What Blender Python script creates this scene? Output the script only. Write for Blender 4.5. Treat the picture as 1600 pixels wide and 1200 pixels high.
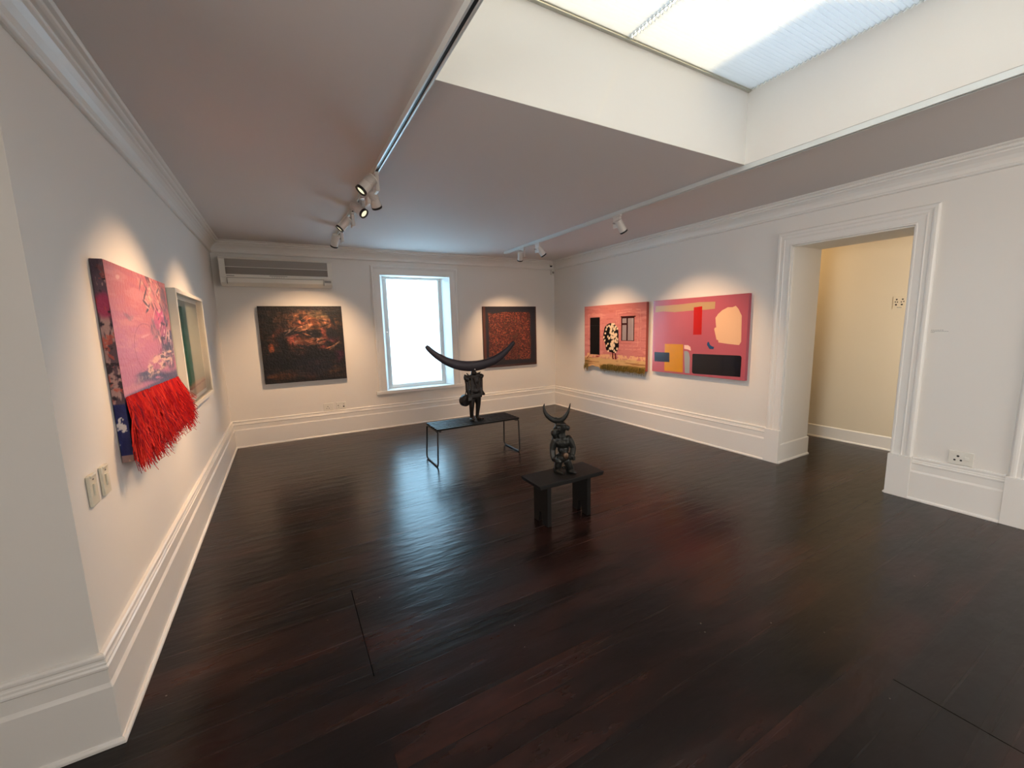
import bpy, bmesh, math, random
import numpy as np
from mathutils import Vector, Matrix

for o in list(bpy.data.objects): bpy.data.objects.remove(o, do_unlink=True)
scene = bpy.context.scene
COL = scene.collection
random.seed(7)

# ------------------------------------------------------------------ camera
F_PX = 638.7
cam_d = bpy.data.cameras.new('camera'); cam = bpy.data.objects.new('camera', cam_d); COL.objects.link(cam)
cam_d.sensor_fit = 'HORIZONTAL'; cam_d.sensor_width = 36.0; cam_d.lens = F_PX / 1600 * 36.0
cam_d.clip_start = 0.05; cam_d.clip_end = 200
CR = Vector((0.87306087, -0.48695785, -0.02523418)); CU = Vector((0.09063985, 0.11122321, 0.98965338)); CF = Vector((0.47911285, 0.86631487, -0.14124242))
m = Matrix((CR, CU, -CF)).transposed().to_4x4(); m.translation = Vector((0.65826, -0.32462, 1.5))
cam.matrix_world = m
scene.camera = cam

# ------------------------------------------------------------------ view, world, sun, fill and hall lights
vs = scene.view_settings
vs.view_transform = 'Standard'; vs.look = 'None'; vs.gamma = 1.0; vs.use_curve_mapping = False
vs.exposure = 1.08
WORLD_STRENGTH = 5.4
world = bpy.data.worlds.new('world'); scene.world = world; world.use_nodes = True
bg = world.node_tree.nodes['Background']
bg.inputs[0].default_value = (0.66, 0.84, 1.0, 1); bg.inputs[1].default_value = WORLD_STRENGTH

def add_light(name, kind, loc, energy, color, rot=None, target=None, **kw):
    d = bpy.data.lights.new(name, kind); d.energy = energy; d.color = color
    for k, v in kw.items(): setattr(d, k, v)
    o = bpy.data.objects.new(name, d); COL.objects.link(o); o.location = loc
    if target is not None:
        o.rotation_euler = (Vector(target) - Vector(loc)).to_track_quat('-Z', 'Y').to_euler()
    elif rot: o.rotation_euler = rot
    return o
SUN_DIR = Vector((-0.50, 0.25, -1.0))
sun = add_light('sun', 'SUN', (3, 0, 8), 11.5, (1.0, 0.80, 0.45), angle=math.radians(3))
sun.rotation_euler = SUN_DIR.to_track_quat('-Z', 'Y').to_euler()
# unseen fill lights added in front of the solid rear and side walls
add_light('rear_fill', 'AREA', (3.7, -2.94, 1.75), 26, (1.0, 0.93, 0.84), rot=(math.radians(90), 0, 0), shape='RECTANGLE', size=2.4, size_y=1.7)
add_light('side_fill', 'AREA', (-2.4, -0.35, 1.45), 62, (1.0, 0.94, 0.86), target=(5.0, 0.75, 1.3), shape='RECTANGLE', size=1.7, size_y=1.7)
add_light('hall_lamp_light', 'POINT', (6.05, 2.95, 2.3), 3.8, (1.0, 0.66, 0.30), shadow_soft_size=0.06)

add_light('hall_edge_fill', 'AREA', (5.76, -0.8, 1.5), 30, (1.0, 0.90, 0.76), target=(6.4, 1.4, 1.3), shape='DISK', size=0.07)  # added unseen fill that makes the bright edge on the hall wall

# ------------------------------------------------------------------ room numbers
XL, XR, YB, H = -0.03, 5.088, 5.992, 2.631
YN = 1.588            # wall that faces the camera at far left
YR, XW = -3.0, -2.5   # unseen rear and side walls
XD = 5.645            # far face of the thick right wall
XH = 6.5              # hall wall
SK = (1.362, 3.752, -1.0, 1.636, 3.14)   # skylight well x0 x1 y0 y1 top

# ------------------------------------------------------------------ materials
def srgb(c):
    return tuple((x / 12.92 if x <= 0.04045 else ((x + 0.055) / 1.055) ** 2.4) for x in c)
def s8(r, g, b): return srgb((r / 255, g / 255, b / 255))
MATS = {}
def mat(name, color=(0.8, 0.8, 0.8), rough=0.5, metal=0.0, spec=0.5, bump=0.0, bscale=40, var=0.0, vscale=6, coat=0.0, stretch=None):
    if name in MATS: return MATS[name]
    mt = bpy.data.materials.new(name); mt.use_nodes = True; nt = mt.node_tree; N = nt.nodes; L = nt.links
    p = N['Principled BSDF']; p.inputs['Base Color'].default_value = (*color, 1)
    p.inputs['Roughness'].default_value = rough; p.inputs['Metallic'].default_value = metal
    p.inputs['Specular IOR Level'].default_value = spec; p.inputs['Coat Weight'].default_value = coat
    tc = N.new('ShaderNodeTexCoord'); src = tc.outputs['Object']
    if stretch:
        mp = N.new('ShaderNodeMapping'); mp.inputs['Scale'].default_value = stretch; L.new(src, mp.inputs[0]); src = mp.outputs[0]
    if var:
        n = N.new('ShaderNodeTexNoise'); n.inputs['Scale'].default_value = vscale; n.inputs['Detail'].default_value = 4; L.new(src, n.inputs['Vector'])
        r = N.new('ShaderNodeMapRange'); r.inputs['To Min'].default_value = 1 - var; r.inputs['To Max'].default_value = 1 + var; L.new(n.outputs['Fac'], r.inputs['Value'])
        v = N.new('ShaderNodeVectorMath'); v.operation = 'SCALE'; v.inputs[0].default_value = color; L.new(r.outputs[0], v.inputs['Scale']); L.new(v.outputs[0], p.inputs['Base Color'])
    if bump:
        n = N.new('ShaderNodeTexNoise'); n.inputs['Scale'].default_value = bscale; n.inputs['Detail'].default_value = 5; L.new(src, n.inputs['Vector'])
        b = N.new('ShaderNodeBump'); b.inputs['Strength'].default_value = bump; b.inputs['Distance'].default_value = 0.01; L.new(n.outputs['Fac'], b.inputs['Height']); L.new(b.outputs[0], p.inputs['Normal'])
    MATS[name] = mt; return mt

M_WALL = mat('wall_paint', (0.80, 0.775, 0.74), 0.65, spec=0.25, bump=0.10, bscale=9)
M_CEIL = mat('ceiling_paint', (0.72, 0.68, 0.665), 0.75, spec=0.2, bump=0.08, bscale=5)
M_WELL = mat('well_paint', (0.80, 0.775, 0.73), 0.8, spec=0.1, bump=0.06, bscale=5)
M_TRIM = mat('trim_gloss_white', (0.82, 0.80, 0.77), 0.33, spec=0.4, bump=0.05, bscale=14)
M_HALL = mat('hall_wall_cream', (0.76, 0.68, 0.54), 0.7, spec=0.2, bump=0.05, bscale=9)
M_WHITE = mat('white_plastic', (0.78, 0.76, 0.70), 0.35, bump=0.01)
M_LAMP = mat('lamp_white_enamel', (0.74, 0.71, 0.68), 0.35, bump=0.01)
M_BLACK = mat('black_enamel', (0.012, 0.012, 0.014), 0.35, bump=0.02)
M_ALU = mat('track_aluminium', (0.72, 0.75, 0.74), 0.35, metal=0.3, bump=0.01)
M_BLACKWOOD = mat('black_stained_wood', (0.009, 0.0085, 0.0085), 0.5, spec=0.28, bump=0.12, bscale=18, var=0.3, stretch=(1, 8, 8))
M_BRONZE = mat('dark_bronze', (0.022, 0.020, 0.021), 0.30, metal=0.4, spec=0.5, bump=0.22, bscale=45, var=0.5, vscale=14)
M_BRONZE2 = mat('green_black_bronze', (0.019, 0.020, 0.019), 0.30, metal=0.35, spec=0.5, bump=0.25, bscale=55, var=0.5, vscale=16)
M_BRASS = mat('worn_brass_patch', (0.15, 0.095, 0.065), 0.35, metal=0.7, bump=0.1, var=0.3)
M_CRES = mat('smooth_purple_black_patina', (0.028, 0.024, 0.036), 0.42, metal=0.3, bump=0.04, bscale=30)
M_STEEL = mat('polished_steel', (0.6, 0.6, 0.62), 0.2, metal=1.0)
M_GREY = mat('grey_plastic', (0.30, 0.275, 0.25), 0.5, bump=0.01)
M_GREY2 = mat('dark_grey_mesh', (0.24, 0.215, 0.195), 0.6, bump=0.3, bscale=300)
M_DARK = mat('dark_hole', (0.02, 0.02, 0.02), 0.7)
M_INK = mat('grey_print', (0.25, 0.25, 0.24), 0.7)

def emat(name, color, strength):
    mt = bpy.data.materials.new(name); mt.use_nodes = True; nt = mt.node_tree; nt.nodes.remove(nt.nodes['Principled BSDF'])
    e = nt.nodes.new('ShaderNodeEmission'); e.inputs[0].default_value = (*color, 1); e.inputs[1].default_value = strength
    nt.links.new(e.outputs[0], nt.nodes['Material Output'].inputs[0]); return mt
M_LENS = emat('lit_lamp_lens', (1.0, 0.93, 0.60), 0.55)

def translucent(name, tr, df, wt):
    mt = bpy.data.materials.new(name); mt.use_nodes = True; nt = mt.node_tree; nt.nodes.remove(nt.nodes['Principled BSDF'])
    t = nt.nodes.new('ShaderNodeBsdfTranslucent'); t.inputs[0].default_value = (*tr, 1)
    d = nt.nodes.new('ShaderNodeBsdfDiffuse'); d.inputs[0].default_value = (*df, 1)
    x = nt.nodes.new('ShaderNodeMixShader'); x.inputs[0].default_value = wt
    nt.links.new(d.outputs[0], x.inputs[1]); nt.links.new(t.outputs[0], x.inputs[2]); nt.links.new(x.outputs[0], nt.nodes['Material Output'].inputs[0])
    return mt
M_FILM = translucent('frosted_film', (0.58, 0.80, 0.90), (0.8, 0.8, 0.8), 0.88)
M_BLIND = translucent('pleated_blind_cloth', (0.86, 0.87, 0.90), (0.5, 0.49, 0.46), 0.090)

M_CORD = translucent('white_cord', (0.95, 0.95, 0.92), (0.9, 0.9, 0.88), 0.30)
def glass_mat():
    mt = bpy.data.materials.new('picture_glass'); mt.use_nodes = True; nt = mt.node_tree; nt.nodes.remove(nt.nodes['Principled BSDF'])
    t = nt.nodes.new('ShaderNodeBsdfTransparent'); g = nt.nodes.new('ShaderNodeBsdfGlossy'); g.inputs['Roughness'].default_value = 0.03
    fr = nt.nodes.new('ShaderNodeFresnel'); fr.inputs[0].default_value = 1.3
    x = nt.nodes.new('ShaderNodeMixShader'); nt.links.new(fr.outputs[0], x.inputs[0])
    nt.links.new(t.outputs[0], x.inputs[1]); nt.links.new(g.outputs[0], x.inputs[2]); nt.links.new(x.outputs[0], nt.nodes['Material Output'].inputs[0]); return mt
M_GLASS = glass_mat()

def vcol_mat(name, rough=0.6, spec=0.3, bump=0.0, bscale=60):
    if name in MATS: return MATS[name]
    mt = bpy.data.materials.new(name); mt.use_nodes = True; nt = mt.node_tree; p = nt.nodes['Principled BSDF']
    a = nt.nodes.new('ShaderNodeAttribute'); a.attribute_name = 'Paint'
    nt.links.new(a.outputs['Color'], p.inputs['Base Color']); p.inputs['Roughness'].default_value = rough; p.inputs['Specular IOR Level'].default_value = spec
    if bump:
        n = nt.nodes.new('ShaderNodeTexNoise'); n.inputs['Scale'].default_value = bscale; n.inputs['Detail'].default_value = 5
        tc = nt.nodes.new('ShaderNodeTexCoord'); nt.links.new(tc.outputs['Object'], n.inputs['Vector'])
        b = nt.nodes.new('ShaderNodeBump'); b.inputs['Strength'].default_value = bump; b.inputs['Distance'].default_value = 0.01
        nt.links.new(n.outputs['Fac'], b.inputs['Height']); nt.links.new(b.outputs[0], p.inputs['Normal'])
    MATS[name] = mt; return mt

def floor_mat():
    mt = bpy.data.materials.new('dark_stained_floorboards'); mt.use_nodes = True; nt = mt.node_tree; N = nt.nodes; L = nt.links
    p = N['Principled BSDF']; tc = N.new('ShaderNodeTexCoord')
    mp = N.new('ShaderNodeMapping'); L.new(tc.outputs['Object'], mp.inputs[0]); mp.inputs['Location'].default_value = (1.87, 0.035, 0)
    br = N.new('ShaderNodeTexBrick'); L.new(mp.outputs[0], br.inputs['Vector'])
    br.offset = 0.37; br.offset_frequency = 3; br.squash = 1
    br.inputs['Color1'].default_value = (0.0, 0, 0, 1); br.inputs['Color2'].default_value = (1, 1, 1, 1); br.inputs['Mortar'].default_value = (0.5, 0.5, 0.5, 1)
    br.inputs['Scale'].default_value = 1; br.inputs['Mortar Size'].default_value = 0.0014; br.inputs['Mortar Smooth'].default_value = 0.3; br.inputs['Bias'].default_value = 0
    br.inputs['Brick Width'].default_value = 2.74; br.inputs['Row Height'].default_value = 0.137
    # slow blotches and streaks along the grain
    m2 = N.new('ShaderNodeMapping'); m2.inputs['Scale'].default_value = (1.0, 3.2, 1); L.new(tc.outputs['Object'], m2.inputs[0])
    n1 = N.new('ShaderNodeTexNoise'); n1.inputs['Scale'].default_value = 1.1; n1.inputs['Detail'].default_value = 5; n1.inputs['Roughness'].default_value = 0.6; L.new(m2.outputs[0], n1.inputs['Vector'])
    m3 = N.new('ShaderNodeMapping'); m3.inputs['Scale'].default_value = (0.30, 20, 1); L.new(tc.outputs['Object'], m3.inputs[0])
    n2 = N.new('ShaderNodeTexNoise'); n2.inputs['Scale'].default_value = 1.6; n2.inputs['Detail'].default_value = 3; L.new(m3.outputs[0], n2.inputs['Vector'])
    a1 = N.new('ShaderNodeMath'); a1.operation = 'MULTIPLY_ADD'; L.new(br.outputs['Color'], a1.inputs[0]); a1.inputs[1].default_value = 0.22; L.new(n1.outputs['Fac'], a1.inputs[2])
    a2 = N.new('ShaderNodeMath'); a2.operation = 'MULTIPLY_ADD'; L.new(n2.outputs['Fac'], a2.inputs[0]); a2.inputs[1].default_value = 0.15; L.new(a1.outputs[0], a2.inputs[2])
    cr = N.new('ShaderNodeValToRGB'); L.new(a2.outputs[0], cr.inputs[0]); e = cr.color_ramp.elements
    e[0].position = 0.45; e[0].color = (0.0055, 0.0042, 0.0042, 1); e[1].position = 0.9; e[1].color = (0.042, 0.015, 0.011, 1)
    el = cr.color_ramp.elements.new(0.66); el.color = (0.0115, 0.0068, 0.0062, 1)
    mx = N.new('ShaderNodeMix'); mx.data_type = 'RGBA'; L.new(br.outputs['Fac'], mx.inputs['Factor']); L.new(cr.outputs[0], mx.inputs['A']); mx.inputs['B'].default_value = (0.003, 0.0025, 0.0025, 1)
    # pale specks and dust caught in a few joints
    vo = N.new('ShaderNodeTexVoronoi'); vo.inputs['Scale'].default_value = 9; L.new(tc.outputs['Object'], vo.inputs['Vector'])
    lt = N.new('ShaderNodeMath'); lt.operation = 'LESS_THAN'; L.new(vo.outputs['Distance'], lt.inputs[0]); lt.inputs[1].default_value = 0.035
    nm = N.new('ShaderNodeTexNoise'); nm.inputs['Scale'].default_value = 1.4; L.new(tc.outputs['Object'], nm.inputs['Vector'])
    gt = N.new('ShaderNodeMath'); gt.operation = 'GREATER_THAN'; L.new(nm.outputs['Fac'], gt.inputs[0]); gt.inputs[1].default_value = 0.5
    mu = N.new('ShaderNodeMath'); mu.operation = 'MULTIPLY'; L.new(lt.outputs[0], mu.inputs[0]); L.new(gt.outputs[0], mu.inputs[1])
    mu2 = N.new('ShaderNodeMath'); mu2.operation = 'MULTIPLY'; L.new(mu.outputs[0], mu2.inputs[0]); mu2.inputs[1].default_value = 0.5
    mx2 = N.new('ShaderNodeMix'); mx2.data_type = 'RGBA'; L.new(mu2.outputs[0], mx2.inputs['Factor']); L.new(mx.outputs['Result'], mx2.inputs['A']); mx2.inputs['B'].default_value = (0.25, 0.22, 0.2, 1)
    # long cross seams where two lots of boards meet
    sx_ = N.new('ShaderNodeSeparateXYZ'); L.new(tc.outputs['Object'], sx_.inputs[0])
    def M_(op, a, b_):
        q = N.new('ShaderNodeMath'); q.operation = op
        for i_, w_ in enumerate((a, b_)):
            if isinstance(w_, (int, float)): q.inputs[i_].default_value = w_
            else: L.new(w_, q.inputs[i_])
        return q.outputs[0]
    seam = 0
    for xs_, ys_ in ((0.872, 2.06), (2.752, 0.335)):
        k_ = M_('MULTIPLY', M_('LESS_THAN', M_('ABSOLUTE', M_('SUBTRACT', sx_.outputs['X'], xs_), 0), 0.0022), M_('LESS_THAN', sx_.outputs['Y'], ys_))
        seam = k_ if seam == 0 else M_('MAXIMUM', seam, k_)
    # one worn, paler strip of stain and a thin open joint in front of the bench
    k2_ = M_('MULTIPLY', M_('LESS_THAN', M_('ABSOLUTE', M_('SUBTRACT', sx_.outputs['Y'], 2.052), 0), 0.0018), M_('MULTIPLY', M_('GREATER_THAN', sx_.outputs['X'], 0.872), M_('LESS_THAN', sx_.outputs['X'], 3.2)))
    seam = M_('MAXIMUM', seam, k2_)
    mx3 = N.new('ShaderNodeMix'); mx3.data_type = 'RGBA'; seam = M_('MULTIPLY', seam, M_('GREATER_THAN', nm.outputs['Fac'], 0.44)); L.new(seam, mx3.inputs['Factor']); L.new(mx2.outputs['Result'], mx3.inputs['A']); mx3.inputs['B'].default_value = (0.004, 0.0035, 0.0035, 1)
    L.new(mx3.outputs['Result'], p.inputs['Base Color'])
    L.new(M_('MULTIPLY', M_('SUBTRACT', 1.0, seam), 0.38), p.inputs['Specular IOR Level'])
    rr = N.new('ShaderNodeMapRange'); L.new(n2.outputs['Fac'], rr.inputs['Value']); rr.inputs['From Min'].default_value = 0.3; rr.inputs['From Max'].default_value = 0.7; rr.inputs['To Min'].default_value = 0.22; rr.inputs['To Max'].default_value = 0.285
    L.new(rr.outputs[0], p.inputs['Roughness']); p.inputs['Specular IOR Level'].default_value = 0.5
    # relief: joints, grain, gentle cupping
    h = N.new('ShaderNodeMath'); h.operation = 'MULTIPLY_ADD'; L.new(br.outputs['Fac'], h.inputs[0]); h.inputs[1].default_value = -0.9; L.new(n2.outputs['Fac'], h.inputs[2])
    b = N.new('ShaderNodeBump'); b.inputs['Strength'].default_value = 0.16; b.inputs['Distance'].default_value = 0.0035; L.new(h.outputs[0], b.inputs['Height'])
    n4 = N.new('ShaderNodeTexNoise'); n4.inputs['Scale'].default_value = 5; n4.inputs['Detail'].default_value = 3; L.new(m2.outputs[0], n4.inputs['Vector'])
    b2 = N.new('ShaderNodeBump'); b2.inputs['Strength'].default_value = 0.16; b2.inputs['Distance'].default_value = 0.02; L.new(n4.outputs['Fac'], b2.inputs['Height']); L.new(b.outputs[0], b2.inputs['Normal'])
    L.new(b2.outputs[0], p.inputs['Normal'])
    return mt
M_FLOOR = floor_mat()

# ------------------------------------------------------------------ mesh builder
class MB:
    def __init__(s): s.v = []; s.f = []; s.mi = []; s.m = 0
    def add(s, vs_, fs):
        b = len(s.v); s.v += [tuple(x) for x in vs_]; s.f += [tuple(i + b for i in f) for f in fs]; s.mi += [s.m] * len(fs); return s
    def box(s, x0, x1, y0, y1, z0, z1):
        return s.add([(x0,y0,z0),(x1,y0,z0),(x1,y1,z0),(x0,y1,z0),(x0,y0,z1),(x1,y0,z1),(x1,y1,z1),(x0,y1,z1)],
                     [(0,3,2,1),(4,5,6,7),(0,1,5,4),(1,2,6,5),(2,3,7,6),(3,0,4,7)])
    def tube(s, pts, rad, n=10, caps=True, round_=False):
        pts = [Vector(p) for p in pts]
        rads = list(rad) if hasattr(rad, '__len__') else [rad] * len(pts)
        if round_:      # hemispherical ends
            def cap(p, q, r):
                d = (p - q).normalized(); out = []
                for a in (80, 60, 35): out.append((p + d * r * math.sin(math.radians(a)), r * math.cos(math.radians(a))))
                return out
            a = cap(pts[0], pts[1], rads[0]); b = cap(pts[-1], pts[-2], rads[-1])[::-1]
            pts = [x[0] for x in a] + pts + [x[0] for x in b]; rads = [x[1] for x in a] + rads + [x[1] for x in b]
        up = None; V = []; Fc = []
        for i, p in enumerate(pts):
            t = (pts[min(i + 1, len(pts) - 1)] - pts[max(i - 1, 0)]).normalized()
            if up is None:
                up = Vector((0, 0, 1)) if abs(t.z) < 0.9 else Vector((1, 0, 0))
            a = (up - t * up.dot(t)).normalized(); c = t.cross(a); up = a
            for k in range(n):
                th = 2 * math.pi * k / n; V.append(p + (a * math.cos(th) + c * math.sin(th)) * rads[i])
        for i in range(len(pts) - 1):
            for k in range(n):
                k2 = (k + 1) % n; Fc.append((i*n+k, i*n+k2, (i+1)*n+k2, (i+1)*n+k))
        if caps: Fc.append(tuple(range(n))[::-1]); Fc.append(tuple((len(pts)-1)*n + k for k in range(n)))
        return s.add(V, Fc)
    def ell(s, c, r, n=14, rot=None):
        V = []; Fc = []; m_ = n // 2
        R_ = rot.to_matrix() if rot else Matrix.Identity(3)
        for i in range(1, m_):
            ph = math.pi * i / m_
            for k in range(n):
                th = 2 * math.pi * k / n
                V.append(Vector(c) + R_ @ Vector((r[0]*math.sin(ph)*math.cos(th), r[1]*math.sin(ph)*math.sin(th), r[2]*math.cos(ph))))
        t = len(V); V.append(Vector(c) + R_ @ Vector((0, 0, r[2]))); V.append(Vector(c) - R_ @ Vector((0, 0, r[2])))
        for i in range(m_ - 2):
            for k in range(n):
                k2 = (k + 1) % n; Fc.append((i*n+k, (i+1)*n+k, (i+1)*n+k2, i*n+k2))
        for k in range(n):
            k2 = (k + 1) % n; Fc.append((t, k, k2)); Fc.append((t+1, (m_-2)*n+k2, (m_-2)*n+k))
        return s.add(V, Fc)
    def prism(s, poly, fn, a, b):
        """poly: list of 2D points; fn(u, v, w) -> xyz; extruded w from a to b"""
        n = len(poly); V = [fn(u, v, a) for u, v in poly] + [fn(u, v, b) for u, v in poly]
        Fc = [tuple(range(n))[::-1], tuple(range(n, 2*n))] + [(i, (i+1) % n, n + (i+1) % n, n + i) for i in range(n)]
        return s.add(V, Fc)
    def build(s, name, mats, parent=None, bevel=0, seg=2, smooth=False, angle=None, loc=None):
        me = bpy.data.meshes.new(name); me.from_pydata(s.v, [], s.f)
        if not isinstance(mats, (list, tuple)): mats = [mats]
        for q in mats: me.materials.append(q)
        me.polygons.foreach_set('material_index', s.mi)
        bm = bmesh.new(); bm.from_mesh(me); bmesh.ops.recalc_face_normals(bm, faces=bm.faces); bm.to_mesh(me); bm.free()
        if smooth: me.polygons.foreach_set('use_smooth', [True] * len(me.polygons))
        if angle: me.set_sharp_from_angle(angle=math.radians(angle))
        me.update()
        o = bpy.data.objects.new(name, me); COL.objects.link(o)
        if parent: o.parent = parent
        if loc: o.location = loc
        if bevel:
            b = o.modifiers.new('bevel', 'BEVEL'); b.width = bevel; b.segments = seg; b.limit_method = 'ANGLE'; b.angle_limit = math.radians(40)
        return o

def tag(o, label=None, cat=None, group=None, kind=None):
    if label: o['label'] = label
    if cat: o['category'] = cat
    if group: o['group'] = group
    if kind: o['kind'] = kind
    return o
def thing(name, label, cat, loc=(0, 0, 0), rz=0, group=None):
    o = bpy.data.objects.new(name, None); COL.objects.link(o); o.location = loc; o.rotation_euler = (0, 0, rz); o.empty_display_size = 0.1
    return tag(o, label, cat, group)
def struct(o): o['kind'] = 'structure'; return o
def sempty(name, loc=(0, 0, 0)):
    o = bpy.data.objects.new(name, None); COL.objects.link(o); o.location = loc; o['kind'] = 'structure'; return o
def copy_tree(o, parent=None):
    c = o.copy(); COL.objects.link(c)
    if parent: c.parent = parent
    for ch in list(o.children): copy_tree(ch, c)
    return c

# ------------------------------------------------------------------ room shell
MB().box(XW - .2, XH + .2, YR - .2, YB + .5, -0.1, 0).build('floor', M_FLOOR); struct(bpy.data.objects['floor'])
def wall(name, fn, mt=None):
    b = MB(); fn(b); return struct(b.build(name, mt or M_WALL))
# left wall is the side of a thick block whose end faces the camera
wall('wall_left', lambda b: b.box(XL - 0.3, XL, YN + .3, YB + .4, 0, H))
wall('wall_near', lambda b: b.box(XW, XL, YN, YN + .3, 0, H))
WX0, WX1, WZ0, WZ1 = 1.979, 3.05, 0.568, 2.285     # window opening at the wall face
WB = YB + .20                                       # plane of the sash frame
def _back(b):
    y1 = YB + .4
    b.box(XL - .3, WX0, YB, y1, 0, H); b.box(WX1, XR + .2, YB, y1, 0, H)
    b.box(WX0, WX1, YB, y1, 0, WZ0 - 0.002); b.box(WX0, WX1, YB, y1, WZ1, H)
wall('wall_back', _back)
DY0, DY1, DZ = 1.05, 1.95, 2.205
D2Y0, D2Y1 = -0.63, 0.27
def _right(b):
    b.box(XR, XD, DY1, YB, 0, H); b.box(XR, XD, D2Y1, DY0, 0, H); b.box(XR, XD, YR, D2Y0, 0, H)
    b.box(XR, XD, DY0, DY1, DZ, H); b.box(XR, XD, D2Y0, D2Y1, DZ, H)
wall('wall_right', _right)
def _rear(b):   # unseen and solid, behind the rear fill light
    b.box(XW, XR, YR - .2, YR, 0, H)
wall('wall_rear', _rear)
wall('wall_side', lambda b: b.box(XW - .2, XW, YR, YN + .3, 0, H))
wall('wall_hall', lambda b: (b.box(XD, 6.16, .80, .88, 0, H), b.box(XH, XH + .15, -1.2, 3.6, 0, H), b.box(XD, XH, 3.45, 3.6, 0, H), b.box(XD, XH, -1.2, -1.05, 0, H)), M_HALL)  # first box is an unseen pier added to cut the hall fill
wall('wall_light_block', lambda b: b.box(-.78, -.68, .50, YN, 0, H))  # unseen partition added to keep the side fill off the near wall
x0, x1, y0, y1, zt = SK
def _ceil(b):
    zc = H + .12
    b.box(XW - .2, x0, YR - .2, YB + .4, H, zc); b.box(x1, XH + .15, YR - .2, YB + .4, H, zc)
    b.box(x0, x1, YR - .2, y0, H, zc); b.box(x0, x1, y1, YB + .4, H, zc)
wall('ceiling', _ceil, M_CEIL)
def _well(b):
    b.box(x0 - .12, x0, y0 - .12, y1 + .12, H + .121, zt + .25); b.box(x1, x1 + .12, y0 - .12, y1 + .12, H + .121, zt + .25)
    b.box(x0, x1, y0 - .12, y0, H + .121, zt + .25); b.box(x0, x1, y1, y1 + .12, H + .121, zt + .25)
    t = .0015       # plaster lining that covers the cut edge of the ceiling
    b.box(x0, x0 + t, y0, y1, H + .0005, H + .121); b.box(x1 - t, x1, y0, y1, H + .0005, H + .121)
    b.box(x0 + t, x1 - t, y0, y0 + t, H + .0005, H + .121); b.box(x0 + t, x1 - t, y1 - t, y1, H + .0005, H + .121)
wall('wall_skylight', _well, M_WELL)
# unseen roof block, added and shaped to shade the blind's right end
wall('wall_shade_block', lambda b: b.box(3.95, 4.35, 0.60, 1.90, H + .12, 4.48), mat('shade_block_plaster', (0.6, 0.58, 0.55), 0.8, bump=.1))

# ------------------------------------------------------------------ mouldings
def sweep(name_list, path, prof, mt, sides=None, mitre_ends=(None, None)):
    """path of wall-face points, room on the right-hand side; prof = [(offset from wall, z)] closed along the wall"""
    P = [Vector((p[0], p[1])) for p in path]; n = len(P)
    dirs = [(P[i+1] - P[i]).normalized() for i in range(n - 1)]; nor = [Vector((d.y, -d.x)) for d in dirs]
    mit = []
    for i in range(n):
        if i == 0: mit.append(nor[0])
        elif i == n - 1: mit.append(nor[-1])
        else:
            a = nor[i-1] + nor[i]; mit.append(a / (a.dot(nor[i])))
    out = []
    for i in range(n - 1):
        b = MB(); k = len(prof); V = []
        for j in (i, i + 1):
            for d, z in prof: q = P[j] + mit[j] * d; V.append((q.x, q.y, z))
        Fc = [(a, (a+1) % k, k + (a+1) % k, k + a) for a in range(k)] + [tuple(range(k))[::-1], tuple(range(k, 2*k))]
        b.add(V, Fc); out.append(struct(b.build(name_list[i], mt, bevel=0.0015, seg=1)))
    return out
BASE = [(0, 0), (.044, 0), (.044, .012), (.038, .019), (.031, .021), (.031, .232), (.023, .247), (.023, .300), (.027, .303), (.027, .312), (.022, .318), (.022, .327), (.019, .329), (.017, .338), (.020, .341), (.020, .352), (.014, .358), (0, .360)]
sweep(['baseboard_near', 'baseboard_left', 'baseboard_back', 'baseboard_right'], [(XW + .001, YN), (XL, YN), (XL, YB), (XR, YB), (XR, 2.086)], BASE, M_TRIM)
sweep(['baseboard_doorside'], [(XR, .912), (XR, .412)], BASE, M_TRIM)
Z = H
CORN = [(0, 2.480), (.012, 2.480), (.022, 2.484), (.026, 2.492), (.022, 2.500), (.014, 2.504), (.014, 2.512), (.020, 2.532), (.034, 2.556), (.052, 2.574), (.064, 2.581), (.064, 2.592), (.080, 2.592), (.090, 2.597), (.094, 2.606), (.086, 2.612), (.086, 2.616), (.104, 2.618), (.112, 2.624), (.112, Z - .0005), (0, Z - .0005)]
sweep(['trim_1', 'trim_2', 'trim_3', 'trim_4', 'trim_5', 'trim_6'], [(XW + .001, YN), (XL, YN), (XL, YB), (XR, YB), (XR, YR + .001), (XW + .115, YR + .001), (XW + .001, YR + .001)][:6] , CORN, M_TRIM) if False else sweep(['trim_1', 'trim_2', 'trim_3', 'trim_4'], [(XW + .001, YN), (XL, YN), (XL, YB), (XR, YB), (XR, YR + .001)], CORN, M_TRIM)
HB = [(0, 0), (.026, 0), (.026, .010), (.018, .020), (.013, .020), (.013, .148), (.006, .156), (0, .158)]
sweep(['baseboard_hall'], [(XH, 3.44), (XH, -1.04)], HB, M_TRIM)
JB = [(0, 0), (.026, 0), (.026, .012), (.018, .022), (.012, .022), (.012, .196), (.004, .205), (0, .205)]
# skirtings inside the doorway jambs
sweep(['baseboard_jamb'], [(XR - .030, DY1), (XD + .012, DY1)], JB, M_TRIM)
sweep(['baseboard_jamb_near'], [(XD + .012, DY0), (XR - .030, DY0)], JB, M_TRIM)

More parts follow.
